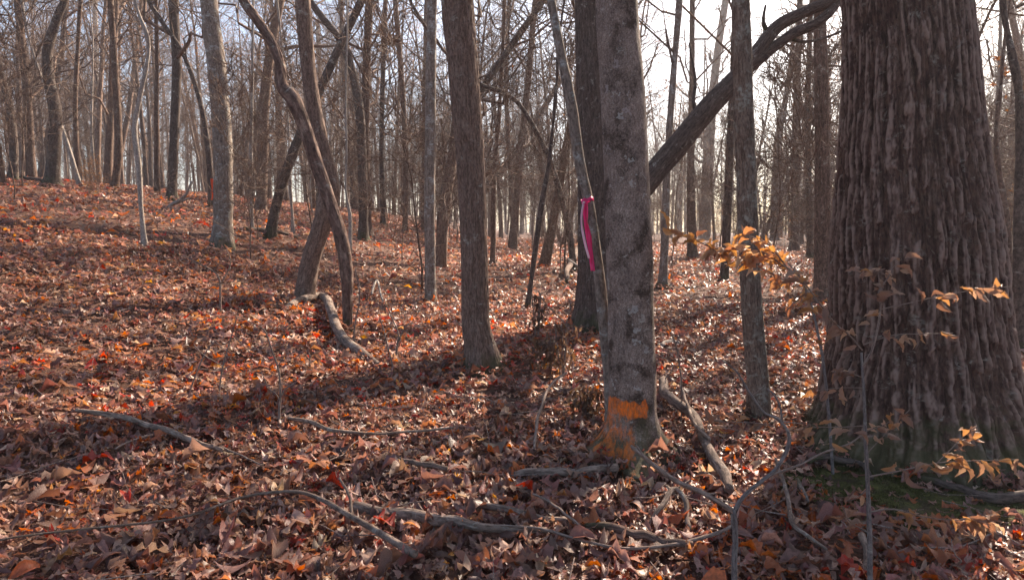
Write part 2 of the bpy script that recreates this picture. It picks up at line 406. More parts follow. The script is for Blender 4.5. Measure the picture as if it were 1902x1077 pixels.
# ------------------------------------------------------------------ leaves
def leaf_shape(kind, n):
    """half-width profile and centre line of a leaf of unit length; n sections"""
    s = np.linspace(0, 1, n + 1)
    env = np.minimum(1, np.sin(np.pi * np.clip(s * .9 + .05, 0, 1)) * 1.25) ** .8
    if kind == 'oak':
        w_ = .36 * env * (.56 + .46 * np.cos(2 * np.pi * (3.0 * s + .55))) * (.55 + .6 * s)
    elif kind == 'maple':
        w_ = .46 * env * (.68 + .34 * np.cos(2 * np.pi * (2.0 * s + .45))) * (1.2 - .5 * s)
    elif kind == 'broad':
        w_ = .36 * np.sin(np.pi * s ** .85) ** .8 * (1 + .12 * np.cos(s * 19))
    else:
        w_ = .215 * np.sin(np.pi * s ** .85) ** .8
    w_ = w_ * 1.0; w_[0] = .012; w_[-1] = .01
    return s, w_
def leaf_mesh(kind, n, curl=.5, droop=.4, fold=.3, seed=0, twist=.3):
    g = np.random.default_rng(seed); s, w_ = leaf_shape(kind, n)
    V = []
    sw = g.normal(0, .25)
    for i, (a, b) in enumerate(zip(s, w_)):
        z0 = -droop * (a - .5) ** 2 + .02 * g.normal()
        y0 = a - .5; x0 = sw * (a - .5) ** 2
        tw = twist * (a - .5)
        jx = g.uniform(.8, 1.2, 2)
        fwd = .10 * b if kind == 'oak' else .0
        for sd_, j_ in ((-1, jx[0]), (0, 1), (1, jx[1])):
            x = sd_ * b * j_; z = z0 + fold * abs(x) + curl * 1.05 * x * x * (1 + .35 * g.normal() * abs(sd_)) + .035 * g.normal() * abs(sd_) + tw * x
            xx = x * (1 - .35 * abs(curl) * abs(x) * 2)
            V.append((x0 + xx, y0 + fwd * abs(sd_), z))
    V = np.array(V); Q = []
    for i in range(n):
        k = i * 3; Q += [(k, k + 1, k + 4, k + 3), (k + 1, k + 2, k + 5, k + 4)]
    return V, np.array(Q)

PAL = np.array([(.24, .145, .115), (.32, .205, .165), (.18, .10, .08), (.12, .068, .056), (.43, .31, .24), (.34, .18, .11), (.38, .125, .05), (.34, .045, .025), (.52, .26, .06), (.27, .13, .11), (.22, .125, .11)])
PW = np.array([.20, .18, .15, .11, .10, .07, .045, .012, .005, .09, .05]); PW /= PW.sum()
MOSS = []  # (x, y, rx, ry) ellipses where few leaves lie
def moss_at(x, y):
    m = np.zeros_like(x)
    for cx, cy_, rx, ry in MOSS: m = np.maximum(m, 1 - ((x - cx) / rx) ** 2 - ((y - cy_) / ry) ** 2)
    return m
pm = on_ground(1590, 905); MOSS.append((pm[0], pm[1], .36, .26)); pm2 = on_ground(1790, 950); MOSS.append((pm2[0], pm2[1], .55, .22))

def rot_mats(yaw, tx, ty):
    cz, sz, cx, sx, cyy, sy = np.cos(yaw), np.sin(yaw), np.cos(tx), np.sin(tx), np.cos(ty), np.sin(ty)
    o, z = np.ones_like(yaw), np.zeros_like(yaw)
    Rz = np.array([[cz, -sz, z], [sz, cz, z], [z, z, o]]).transpose(2, 0, 1)
    Rx = np.array([[o, z, z], [z, cx, -sx], [z, sx, cx]]).transpose(2, 0, 1)
    Ry = np.array([[cyy, z, sy], [z, o, z], [-sy, z, cyy]]).transpose(2, 0, 1)
    return Rx @ Ry @ Rz
def sector(n, d0, d1, a0, a1, g):
    d = np.sqrt(g.uniform(d0 ** 2, d1 ** 2, n)); a = np.radians(g.uniform(a0, a1, n)); return d * np.sin(a), d * np.cos(a), d
TRUNKS = []   # (x, y, r) filled by the big trees, so that leaves do not lie inside them
def place_params(n, d0, d1, g, a0=-50, a1=50, lift=.05, szm=1.0, steepf=.035):
    x, y, d = sector(n, d0, d1, a0, a1, g)
    keep = g.uniform(0, 1, n) > np.clip(moss_at(x, y) * 3, 0, .80)
    pile = np.zeros_like(x)
    for tx, ty, tr in TRUNKS:
        q = np.sqrt((x - tx) ** 2 + (y - ty) ** 2); keep &= q > tr * 1.02; pile = np.maximum(pile, .07 * np.exp(-np.maximum(q - tr * 1.1, 0) / .12) * (moss_at(x, y) <= 0))
    pile = pile[keep]
    x, y, d = x[keep], y[keep], d[keep]; n = len(x)
    yaw = g.uniform(0, 2 * np.pi, n); steep = g.uniform(0, 1, n) < steepf
    tx = g.normal(0, .23, n) + steep * g.choice([-1, 1], n) * g.uniform(.4, 1.0, n); ty = g.normal(0, .23, n)
    flip = (g.uniform(0, 1, n) < .45) * np.pi
    size = np.clip(g.lognormal(math.log(.068), .40, n), .03, .15) * szm
    z = ground_z(x, y) + pile * g.uniform(.2, 1, n) + g.uniform(.0, lift, n) + size * .12 * (np.abs(tx) + np.abs(ty))
    ci = g.choice(len(PAL), n, p=PW)
    # drifts of one tree's redder or paler leaves
    z1 = vnoise(x * .9 + 40, y * .9, 3.3); red = (z1 > .62) & (g.uniform(0, 1, n) < .3); ci[red] = g.choice([5, 6, 6, 7, 9], red.sum())
    col = PAL[ci] * np.array([1.18, 1.06, .99]) * g.uniform(.7, 1.3, n)[:, None] * g.uniform(.93, 1.07, (n, 3))
    return x, y, z, yaw, tx, ty + flip, size, col
def leaf_field(acc, n, d0, d1, sect, g, protos, **k):
    x, y, z, yaw, tx, ty, size, col = place_params(n, d0, d1, g, **k)
    Rm = rot_mats(yaw, tx, ty); pi = g.integers(0, len(protos), len(x)); P = np.stack([x, y, z], 1)
    for q, (V0, Q0) in enumerate(protos):
        s = pi == q
        if not s.any(): continue
        V = np.einsum('nij,vj->nvi', Rm[s], V0) * size[s][:, None, None] * 1.0 + P[s][:, None, :]
        m, vv = V.shape[:2]
        Q = (Q0[None] + (np.arange(m) * vv)[:, None, None]).reshape(-1, 4)
        cc = np.concatenate([np.repeat(col[s], vv, 0), np.ones((m * vv, 1))], 1)
        acc.add(V.reshape(-1, 3), Q, col=cc)

# ------------------------------------------------------------------ trees placed after the photograph
def ridged(f_around, f_along, amp, amp2=0.0, seed=0.0):
    def d(TH, RR, LL):
        rm = np.median(RR)
        x, y, z = np.cos(TH) * rm * f_around + seed, np.sin(TH) * rm * f_around + seed, LL * f_along
        wx = vnoise(x * .35, y * .35, z * .8 + 9) - .5
        a = vnoise(x + wx * 1.6, y + wx * 1.6, z); b = vnoise(x * 1.9 + 31, y * 1.9, z * 1.7 + 4)
        r1 = 1 - np.abs(2 * a - 1) ** .8; r2 = 1 - np.abs(2 * b - 1)
        cr = vnoise(x * .9, y * .9, z * 5 + 50)
        h = -(ss(r1, .62, 1.0)) * 1.0 - .45 * ss(r2, .7, 1.0) + .25 * (cr - .5)
        return amp * (h + .5) + amp2 * (vnoise(x * .15, y * .15, z * .25 + 3) - .5)
    return d
def bumpy(amp, f=6.0, seed=0.0):
    def d(TH, RR, LL):
        rm = np.median(RR); x, y = np.cos(TH) * rm * f + seed, np.sin(TH) * rm * f + seed
        return amp * (vnoise(x, y, LL * f * .5) - .5) * 2 + amp * .4 * (vnoise(x * 4, y * 4, LL * f * 2) - .5)
    return d

def pix_path(pts, Y):
    """list of (px, py, width px) from foot to top -> points and radii in metres at distance Y"""
    P = np.array([at(a, b, Y) for a, b, c in pts]); r = np.array([c * .5 / FPX * Y for a, b, c in pts]); return P, r
def grow_up(P, r, H, base_z, seed=0, upright=.25):
    """continue a trunk beyond the top of the picture"""
    g = np.random.default_rng(seed + 5); Pl, rl = list(P), list(r)
    d = P[-1] - P[-2]; d /= np.linalg.norm(d); top = base_z + H; step = max(.5, (top - P[-1][2]) / 9); r0 = rl[-1]; z0 = P[-1][2]
    while Pl[-1][2] < top - .1 and len(Pl) < 60:
        d = d * (1 - upright) + np.array([0, 0, 1.]) * upright + g.normal(0, .05, 3); d /= np.linalg.norm(d)
        Pl.append(Pl[-1] + d * step); t = min(1, (Pl[-1][2] - z0) / max(.1, top - z0)); rl.append(max(.012, r0 * (1 - t) ** .8))
    return np.array(Pl), np.array(rl)

def make_tree(name, pts, mat, label, cat='tree', group=None, Y=None, H=15, sides=14, disp=None, flare=(.5, .12), lobes=5, crown_k=dict(), vres=.12,
              sink=.12, extra_limbs=(), zdense=None, depth=0.0, attr_fn=None, broken=False, ph=None):
    """pts from foot to top in photograph pixels. The foot stands where its pixel meets the ground."""
    if Y is None:
        b = on_ground(pts[0][0], pts[0][1]); Y = b[1] + depth
    P, r = pix_path(pts, Y)
    bz = float(ground_z(P[0][0], P[0][1])); P[0][2] = bz - sink
    if not broken: P, r = grow_up(P, r, H, bz, seed=int(pts[0][0]))
    loc = np.array([P[0][0], P[0][1], bz])
    root = thing(name, loc, label, cat, group)
    n = max(12, int(np.linalg.norm(np.diff(P, axis=0), axis=1).sum() / vres)) if not zdense else 10
    PR = spline(np.column_stack([P, r]), 400)
    if zdense:   # fine rings low down, coarse ones above
        zt, st = zdense; L = np.concatenate([[0], np.cumsum(np.linalg.norm(np.diff(PR[:, :3], axis=0), axis=1))])
        s = np.concatenate([np.arange(0, zt, st), np.arange(zt, L[-1], .25), [L[-1]]])
        PR = np.column_stack([np.interp(s, L, PR[:, k]) for k in range(4)])
    else: PR = spline(np.column_stack([P, r]), n)
    PR[:, 3] = np.maximum(PR[:, 3], .004)
    ph = random.uniform(0, 6) if ph is None else ph
    def dd(TH, RR, LL):
        fl = flare[0] * np.exp(-np.maximum(LL - sink, 0) / flare[1])
        o = RR * fl * (.55 + .45 * np.cos(lobes * TH + ph + .6 * np.sin(2 * TH)))
        return o + (disp(TH, RR, LL) * np.clip(RR / np.median(RR), .2, 1.2) if disp else 0)
    V, Q, T, bk = tube(PR[:, :3], PR[:, 3], sides, dd)
    bk[:, 2] -= sink
    A = {'bk': bk}
    if attr_fn: A.update(attr_fn(V, bk))
    mk('trunk', V - loc, Q, T, mat, root, A)
    if not broken:
        k = dict(dens=.55, start=.45, seed=int(pts[0][0])); k.update(crown_k)
        Pc = spline(np.column_stack([P, r]), 40)
        acc, b2, b3 = crown(Pc[:, :3] - loc, Pc[:, 3], H, **k)
        acc.obj('branches', M_far if mat is not M_pale else M_pale, root)
    for lp, lw in extra_limbs:
        pass
    TRUNKS.append((loc[0], loc[1], r[0] * 1.0))
    return root, Y, loc

# the great oak
def oak_fields(TH, LL, rm=.45):
    x, y, z = np.cos(TH) * rm, np.sin(TH) * rm, LL
    w1 = vnoise(x * 5.5, y * 5.5, z * .9 + 9) * 1.5 + vnoise(x * 15, y * 15, z * 3 + 2) * .5 + vnoise(x * 45, y * 45, z * 14 + 2) * .3
    p1 = 39 * TH / (2 * np.pi) + w1; p2 = 91 * TH / (2 * np.pi) + w1 * 1.6 + vnoise(x * 20 + 5, y * 20, z * 5) * 1.5
    r1 = np.abs(np.cos(np.pi * p1)); r2 = np.abs(np.cos(np.pi * p2))
    g1 = ss(vnoise(x * 14, y * 14, z * 6 + 50), .32, .38); g2 = ss(vnoise(x * 30, y * 30, z * 14 + 70), .30, .42)
    c = .5 * vnoise(x * 75, y * 75, z * 22) + .5 * vnoise(x * 130, y * 130, z * 60)
    h = .62 * r1 * (.4 + .6 * g1) + .38 * r2 * (.45 + .55 * g2)
    return h, c
def oak_disp(TH, RR, LL):
    h, c = oak_fields(TH, LL); big = vnoise(np.cos(TH) * 1.1 + 7, np.sin(TH) * 1.1, LL * .5) - .5
    return .046 * (h - .45) + .011 * (c - .5) + .03 * big
def oak_attr(V, bk):
    th = np.arctan2(bk[:, 1], bk[:, 0]); h, c = oak_fields(th, bk[:, 2] + .15); return {'crest': np.clip(h + .9 * (c - .5), 0, 1)}
YO = 4.75
def oakflare(): return None
oak, _, oloc = make_tree('oak_tree', [(1700, 860, 392), (1704, 780, 355), (1702, 700, 318), (1702, 600, 288), (1696, 440, 268), (1690, 300, 236), (1679, 0, 196)],
    M_oak, 'huge deeply furrowed oak trunk filling the right of the view behind the beech sapling', Y=YO, H=24, sides=640, disp=oak_disp, attr_fn=oak_attr,
    flare=(.16, .16), lobes=6, zdense=(3.3, .0085), sink=.15, crown_k=dict(dens=.8, start=.4))

def paint_attr(V, bk):
    # orange survey paint: a brushed band and the overspray towards the left root
    h = bk[:, 2]; ax = V[:, 0] - np.interp(V[:, 2], zs_p, xs_p); front = V[:, 1] < Yp + .02
    n = fbm(V[:, 0] * 22, V[:, 1] * 22, V[:, 2] * 14, 3); n2 = vnoise(V[:, 0] * 55, V[:, 1] * 55, V[:, 2] * 8)
    z = V[:, 2]; e = .045 * (n2 - .5) + .03 * (n - .5)
    band = ss(z, .29 + e, .32 + e) * (1 - ss(z, .41 + e, .435 + e)) * (1 - ss(ax, .05, .11)) * (.42 + .5 * n)
    spray = (1 - ss(z, .30, .40)) * (1 - ss(ax, -.05, .06)) * (.26 + .44 * n) * ss(z, -.12, .10)
    return {'paint': np.where(front, np.maximum(band, spray), 0)}
Yp = 4.45
opts = [(1172, 872, 118), (1173, 820, 102), (1174, 770, 92), (1174, 700, 88), (1172, 600, 86), (1167, 400, 83), (1158, 200, 80), (1145, 0, 74)]
_P, _r = pix_path(opts, Yp); zs_p = _P[:, 2]; xs_p = _P[:, 0]
marked, _, mloc = make_tree('marked_tree', opts, M_smooth, 'grey lichened tree with a band of orange paint round its foot', Y=Yp, H=17, sides=260,
    disp=bumpy(.007, 9), flare=(1.5, .07), lobes=4, zdense=(3.2, .008), sink=.12, attr_fn=paint_attr, ph=0.0)

make_tree('young_tree', [(1141, 800, 30), (1135, 720, 26), (1127, 640, 24), (1118, 560, 22), (1108, 470, 19), (1092, 370, 19), (1076, 300, 20), (1062, 200, 20), (1042, 100, 17), (1023, 0, 15)],
    M_grey, 'slim grey leaning stem wearing the pink ribbon, close behind the orange-painted tree', Y=4.68, H=9, sides=28, disp=bumpy(.002, 20), flare=(.3, .08), vres=.03, crown_k=dict(dens=.5))
make_tree('maple_tree', [(897, 693, 66), (891, 650, 56), (884, 600, 50), (881, 480, 48), (874, 300, 50), (866, 200, 52), (858, 100, 54), (850, 0, 56)],
    M_mid, 'brown rough barked trunk alone in the middle, mossy at its foot', H=17, sides=150, disp=ridged(42, 5.5, .010, .012, 3), flare=(.45, .16), lobes=3, zdense=(4.6, .018), depth=.15)
make_tree('young_oak', [(1412, 788, 44), (1407, 700, 39), (1399, 600, 38), (1392, 480, 36), (1385, 300, 35), (1381, 200, 34), (1376, 0, 32)],
    M_post, 'mottled scaly young trunk standing left of the huge oak', H=12, sides=90, disp=ridged(60, 14, .0045, .006, 8), flare=(.3, .10), zdense=(3.8, .014), depth=.08)
dk, YD, dloc = make_tree('poplar_tree', [(1112, 620, 92), (1113, 560, 84), (1114, 480, 78), (1112, 300, 76), (1108, 150, 72), (1104, 0, 68)],
    M_dark, 'dark stout trunk half hidden behind the orange-painted tree', H=20, sides=120, disp=ridged(26, 3, .014, .02, 5), flare=(.55, .2), lobes=5, zdense=(5.4, .03), depth=.3)
# its long side limb reaching up to the right
lb = dk
def limb_of(root, loc, pts, Y, mat, name='limb', sides=20, vres=.08, dis=None):
    P = np.array([at(a, b, Y + (dz if len(q) else 0)) for (a, b, c, *q) in pts for dz in [q[0] if q else 0]])
    r = np.array([c * .5 / FPX * Y for a, b, c, *q in pts]); n = max(8, int(np.linalg.norm(np.diff(P, axis=0), axis=1).sum() / vres))
    PR = spline(np.column_stack([P, r]), n); V, Q, T, bk = tube(PR[:, :3], PR[:, 3], sides, dis)
    return mk(name, V - loc, Q, T, mat, root, {'bk': bk})
limb_of(dk, dloc, [(1112, 455, 30), (1150, 405, 40), (1205, 335, 40), (1260, 268, 40), (1318, 198, 37), (1362, 152, 33), (1402, 103, 25), (1442, 52, 22), (1492, 24, 20), (1545, 2, 18), (1600, -30, 15)], YD, M_dark, sides=40, vres=.04, dis=ridged(30, 4, .008, .012, 2))
limb_of(dk, dloc, [(1350, 165, 18), (1395, 124, 20), (1430, 94, 18), (1475, 62, 17), (1515, 44, 16), (1548, 14, 15), (1572, -40, 13), (1610, -190, 8)], YD, M_dark, sides=30, vres=.05, dis=ridged(30, 4, .005, .01, 2))
limb_of(dk, dloc, [(1428, 66, 10), (1418, 40, 7), (1422, 10, 4)], YD, M_dark, name='stub', sides=8)
limb_of(dk, dloc, [(1300, 222, 12), (1288, 190, 7), (1292, 150, 5), (1280, 80, 3)], YD, M_dark, name='twig', sides=8)
limb_of(dk, dloc, [(1460, 70, 8), (1500, 78, 5), (1560, 60, 4), (1640, 20, 3)], YD, M_dark, name='twig', sides=8)

make_tree('leaning_tree', [(645, 612, 16), (645, 560, 18), (643, 500, 22), (633, 440, 24), (612, 375, 24), (590, 310, 24), (565, 235, 24), (545, 185, 28), (524, 160, 22), (520, 120, 18), (505, 80, 17), (480, 40, 16), (452, 0, 15)],
    M_lean, 'twisted stem with peeling brown bark leaning to the left across its neighbours', H=8.5, sides=40, disp=ridged(40, 5, .010, .012, 6), flare=(.3, .08), vres=.04, crown_k=dict(dens=.4, start=.75))
make_tree('crooked_tree', [(560, 562, 36), (576, 490, 34), (597, 420, 33), (611, 365, 36), (614, 338, 30), (602, 290, 27), (590, 235, 26), (580, 180, 26), (570, 100, 26), (563, 0, 25)],
    M_mid, 'grey brown trunk with a knobbly elbow, behind the peeling stem', H=14, sides=40, disp=ridged(34, 5, .006, .012, 9), flare=(.35, .15), vres=.06)
make_tree('slanting_tree', [(500, 442, 22), (510, 395, 18), (525, 340, 17), (548, 275, 17), (580, 200, 16), (620, 110, 15), (672, 0, 14)],
    M_dark, 'dark thin trunk slanting up to the right behind the elbowed tree', H=13, sides=16, disp=bumpy(.008), flare=(.4, .12))
make_tree('curved_tree', [(674, 446, 20), (675, 380, 17), (672, 280, 17), (668, 210, 17), (656, 140, 15), (635, 80, 14), (600, 35, 12), (575, 0, 11)],
    M_dark, 'dark trunk curving over to the left near its top, behind the thin pale pole', H=14, sides=16, disp=bumpy(.008))
make_tree('grey_tree', [(412, 457, 42), (414, 420, 35), (415, 340, 33), (413, 250, 33), (405, 150, 32), (394, 60, 31), (388, 0, 30)],
    M_grey, 'stout light grey trunk on the left slope with an orange tape beside it', H=18, sides=40, disp=bumpy(.012, 7), flare=(.3, .15), vres=.08)
make_tree('lichened_tree', [(799, 566, 22), (799, 480, 20), (798, 380, 20), (799, 280, 20), (800, 180, 19), (801, 90, 18), (803, 0, 17)],
    M_grey, 'slim straight trunk blotched with pale lichen, left of the lone brown trunk', H=13, sides=20, disp=bumpy(.004, 14), vres=.08)

G2 = 'slender trees in the woods behind'
MIDS = [
 ([(24, 336, 17), (25, 270, 14), (18, 200, 13), (3, 140, 12), (-10, 80, 10)], M_dark, 'dark bowed trunk at the very left edge of the view'),
 ([(95, 346, 26), (101, 270, 22), (103, 210, 21), (90, 140, 19), (90, 85, 17), (112, 20, 14), (120, 0, 13)], M_dark, 'dark trunk with an S bend on the crest of the left slope'),
 ([(150, 345, 8), (132, 290, 7), (110, 225, 6), (85, 165, 5)], M_pale, 'pale stick-like stem leaning left beside the S-bent trunk'),
 ([(270, 463, 10), (262, 385, 8), (258, 312, 8), (250, 240, 8), (260, 180, 8), (276, 85, 8), (250, 0, 7)], M_pale, 'pale wavy sapling standing forward on the left slope'),
 ([(210, 352, 14), (220, 280, 13), (213, 120, 12), (205, 0, 10)], M_far, 'straight brown trunk just left of the pale wavy sapling'),
 ([(177, 340, 10), (176, 240, 10), (178, 100, 9), (176, 0, 8)], M_pale, 'light straight trunk on the crest, right of the S-bent trunk'),
 ([(318, 372, 17), (324, 250, 16), (328, 120, 16), (322, 0, 17)], M_dark, 'dark straight trunk between the pale wavy sapling and the stout grey tree'),
 ([(392, 385, 10), (388, 290, 10), (372, 190, 9), (340, 100, 8), (300, 40, 7), (275, 0, 7)], M_dark, 'thin dark trunk arching left, touching the stout grey tree'),
 ([(468, 432, 7), (466, 300, 6), (468, 190, 6), (470, 0, 5)], M_pale, 'very thin pale stem right of the stout grey tree'),
 ([(484, 393, 20), (488, 290, 19), (492, 180, 18), (505, 80, 17), (520, 0, 16)], M_far, 'brown trunk leaning slightly right, left of the dark slanting one'),
 ([(545, 432, 6), (541, 370, 5), (538, 330, 5), (536, 230, 4)], M_pale, 'short pale pole seen under the dark slanting trunk'),
 ([(683, 440, 16), (678, 300, 16), (680, 150, 15), (686, 0, 14)], M_far, 'wide pale brown trunk beside the dark trunk that curves left'),
 ([(712, 420, 10), (709, 280, 9), (711, 150, 9), (716, 0, 8)], M_dark, 'slim dark straight stem, first to the right of the curving trunk'),
 ([(752, 432, 10), (754, 300, 10), (746, 150, 10), (734, 0, 9)], M_far, 'slim brown stem left of the lichen-blotched trunk'),
 ([(818, 487, 14), (819, 400, 13), (838, 290, 12), (880, 192, 12), (950, 85, 12), (1010, 0, 11)], M_dark, 'bent trunk passing behind the lone brown trunk and slanting far right'),
 ([(915, 492, 10), (918, 330, 9), (928, 200, 8), (935, 60, 7)], M_far, 'thin straight stem, first to the right of the lone brown trunk'),
 ([(1066, 505, 14), (1060, 450, 12), (1046, 380, 11), (1026, 312, 11), (1005, 262, 10), (965, 195, 9), (930, 172, 8), (882, 150, 6)], M_dark, 'arching stem that bows over to the left between two big trunks'),
 ([(977, 578, 9), (1003, 402, 9), (1020, 300, 8), (1032, 180, 7), (1040, 60, 6)], M_dark, 'thin dark stem leaning right, in front of the arching one'),
 ([(875, 440, 12), (900, 356, 12), (930, 320, 12), (955, 285, 11), (1010, 200, 10), (1070, 100, 8), (1100, 30, 7)], M_far, 'stem slanting strongly right, crossing the arching stem'),
 ([(1231, 534, 17), (1235, 440, 14), (1240, 300, 13), (1250, 150, 12), (1262, 0, 11)], M_grey, 'greyish straight trunk, first to the right of the orange-painted tree'),
 ([(1286, 482, 19), (1283, 320, 14), (1285, 150, 10), (1286, 0, 9)], M_far, 'straight trunk rising under the middle of the long slanting limb'),
 ([(1308, 446, 22), (1317, 270, 19), (1330, 120, 14), (1348, 0, 12)], M_far, 'broader trunk leaning right, paired with a straight one under the slanting limb'),
 ([(1345, 522, 15), (1351, 400, 14), (1357, 250, 14), (1363, 120, 13), (1368, 0, 11)], M_dark, 'dark stem just left of the mottled young trunk'),
 ([(1438, 446, 16), (1440, 350, 15), (1446, 255, 13), (1462, 170, 9), (1475, 60, 7)], M_far, 'brown stem forking narrowly, first right of the mottled young trunk'),
 ([(1475, 468, 18), (1479, 300, 16), (1481, 160, 12), (1486, 0, 10)], M_far, 'straight brown trunk halfway between the mottled young trunk and the huge oak'),
 ([(1505, 482, 13), (1502, 330, 11), (1500, 200, 10), (1507, 0, 8)], M_dark, 'thin dark trunk close left of the broad one by the oak'),
 ([(1527, 563, 32), (1528, 400, 28), (1526, 200, 25), (1522, 0, 22)], M_far, 'broad straight trunk partly hidden by the left edge of the huge oak'),
 ([(1893, 655, 26), (1897, 420, 22), (1895, 200, 17), (1876, 85, 13), (1862, 0, 11)], M_dark, 'dark bent trunk at the right edge beyond the huge oak'),
 ([(1875, 600, 18), (1868, 430, 15), (1850, 270, 9), (1858, 170, 8), (1868, 60, 6)], M_far, 'thin crooked stem between the huge oak and the right edge'),
 ([(600, 372, 9), (598, 300, 9), (594, 150, 8), (590, 40, 7)], M_far, 'distant slender stem seen just left of the knobbly elbow'),
 ([(955, 452, 9), (948, 330, 9), (940, 160, 8), (946, 0, 7)], M_far, 'slender upright stem in the gap right of the lone brown trunk'),
 ([(145, 342, 8), (140, 200, 8), (146, 60, 7), (150, 0, 6)], M_far, 'slim upright stem on the crest right beside the leaning pale stick'),
]
for pts, mt, lab in MIDS:
    make_tree('bare_tree', pts, mt, lab, group=G2, H=random.uniform(12, 19), sides=14, disp=bumpy(.010), vres=.12, flare=(.85, .12), crown_k=dict(dens=.62 if mt is not M_pale else .25, start=.28))
# leafless pole caught in the branches
def stick(name, pts, mat, label, cat, group=None, Y=None, ground=False, lift=0.0, sides=8, seed=0, rough=.12, kids=(), vres=.03, heart=False):
    """polyline of (px, py, width px[, extra height m]); lying on the ground or standing at distance Y"""
    P, r = [], []
    for q in pts:
        h = q[3] if len(q) > 3 else 0
        if ground: p = on_ground(q[0], q[1]); r_ = q[2] * .42 / FPX * p[1]; p[2] += h + r_ * .5 + lift * 1.0 + .012
        else: p = at(q[0], q[1], Y + h); r_ = q[2] * .5 / FPX * Y
        P.append(p); r.append(r_)
    P = np.array(P); r = np.array(r); n = max(8, int(np.linalg.norm(np.diff(P, axis=0), axis=1).sum() / vres)); n = min(n, 160)
    PR = spline(np.column_stack([P, r]), n)
    g = np.random.default_rng(seed + int(pts[0][0])); PR[:, :3] += (np.stack([vnoise(np.linspace(0, 1, n) * 7, k * 9.1, seed + int(pts[0][0])) for k in range(3)], 1) - .5) * r.mean() * 1.2
    loc = PR[0, :3].copy()
    V, Q, T, bk = tube(PR[:, :3], np.maximum(PR[:, 3], .0012), sides, lambda TH, RR, LL: RR * rough * (.7 * (vnoise(np.cos(TH) * 1.2, np.sin(TH) * 1.2, LL * 7 + seed) - .5) + .7 * (vnoise(np.cos(TH) * 4, np.sin(TH) * 4, LL * 14 + seed) - .5)))
    o = mk(name, V - loc, Q, T, mat, None, {'bk': bk}, loc=loc); tag(o, label, cat, group)
    return o, PR
stick('dead_pole', [(651, 470, 7), (650, 400, 7), (646, 375, 5), (643, 330, 4), (644, 150, 4), (645, 0, 3)], M_pale, 'thin pale dead pole standing right of the knobbly elbow', 'dead tree', Y=9.3, vres=.1)

# ------------------------------------------------------------------ the woods behind: prototypes and copies
M_sunlit = bark_mat('sunlit_woods_bark', (.13, .095, .075), (.25, .19, .15), (.36, .29, .24), 45, .3, 0, amp=.004)  # lighter copy of the woods bark: sunlight on trunks put into the colour
protos = []; THICK = []
for k in range(12):
    g = np.random.default_rng(300 + k); H = g.uniform(15, 23); r0 = g.uniform(.09, .2); K = 14; THICK.append(r0)
    z = np.linspace(0, 1, K); lean = g.normal(0, .035, 2); bow = g.normal(0, .05, 2)
    P = np.stack([H * (lean[0] * z + bow[0] * z * z), H * (lean[1] * z + bow[1] * z * z), H * z - .25], 1)
    P[1:, :2] += g.normal(0, .06, (K - 1, 2)).cumsum(0) * .5
    r = r0 * (1 - .88 * z ** 1.2); r[0] *= 1.35
    PR = spline(np.column_stack([P, r]), 30); V, Q, T, bk = tube(PR[:, :3], PR[:, 3], 10, bumpy(.008, 6, k))
    mt_ = M_sunlit if k in (1, 4, 6, 9) else M_far; tm = mk('trunk', V, Q, T, mt_, None, {'bk': bk}, link=False)
    acc, b2, b3 = crown(PR[:, :3], PR[:, 3], H, dens=1.3, start=.14 if k % 3 else .3, seed=k * 7)
    V, Q, T, A = acc.out(); bm_ = mk('branches', V, Q, T, mt_, None, A, link=False)
    lm = None
    if k in (3, 8, 10):   # kinds that still hold brown leaves
        ends = b3[g.integers(0, len(b3), 1500), -1]; n = len(ends)
        V0, Q0 = leaf_mesh('beech', 2, .2, .3, .1, k)
        Rm = rot_mats(g.uniform(0, 6.3, n), g.normal(0, .9, n), g.normal(0, .9, n))
        VV = np.einsum('nij,vj->nvi', Rm, V0) * g.uniform(.08, .16, n)[:, None, None] + ends[:, None, :]
        QQ = (Q0[None] + (np.arange(n) * len(V0))[:, None, None]).reshape(-1, 4)
        cc = np.array([(.30, .13, .05), (.36, .17, .07), (.22, .10, .05)])[g.integers(0, 3, n)]
        lm = mk('leaves', VV.reshape(-1, 3), QQ, None, M_leafstuff, None, {'col': np.concatenate([np.repeat(cc, len(V0), 0), np.ones((n * len(V0), 1))], 1)}, link=False)
    protos.append((tm, bm_, lm, H))
LANDMARKS = [(24, 'the bowed trunk at the left edge'), (97, 'the S-bent trunk on the crest'), (210, 'the straight brown trunk on the crest'), (262, 'the pale wavy sapling'), (322, 'the dark straight trunk on the slope'),
    (412, 'the stout light grey trunk'), (486, 'the brown right-leaning trunk'), (600, 'the trunk with the knobbly elbow'), (645, 'the thin pale dead pole'), (675, 'the dark trunk curving left'), (753, 'the slim brown stem'), (799, 'the lichen-blotched trunk'),
    (875, 'the lone brown trunk'), (952, 'the slender upright stem'), (1030, 'the arching stem'), (1105, 'the dark stout trunk'), (1170, 'the orange-painted tree'), (1237, 'the greyish straight trunk'), (1285, 'the trunk under the slanting limb'),
    (1390, 'the mottled young trunk'), (1440, 'the narrowly forking stem'), (1479, 'the straight brown trunk near the oak'), (1527, 'the broad trunk beside the oak'), (1690, 'the huge oak'), (1893, 'the bent trunk at the right edge')]
def beside(x, y):
    px = 951 + x / y * FPX; k = min(range(len(LANDMARKS)), key=lambda i: abs(LANDMARKS[i][0] - px))
    return ('left of ' if px < LANDMARKS[k][0] else 'right of ') + LANDMARKS[k][1]
def far_label(x, y, d, leafy, k, s):
    dd = 'nearer' if d < 32 else ('farther' if d < 55 else ('far off' if d < 78 else 'farthest'))
    r = 'slim' if THICK[k] * s < .11 else ('stout' if THICK[k] * s > .165 else 'mid-sized')
    return f"{dd} {r} {'brown-leaved' if leafy else 'bare'} tree {beside(x, y)}", 'trees of the woods behind', 'tree'
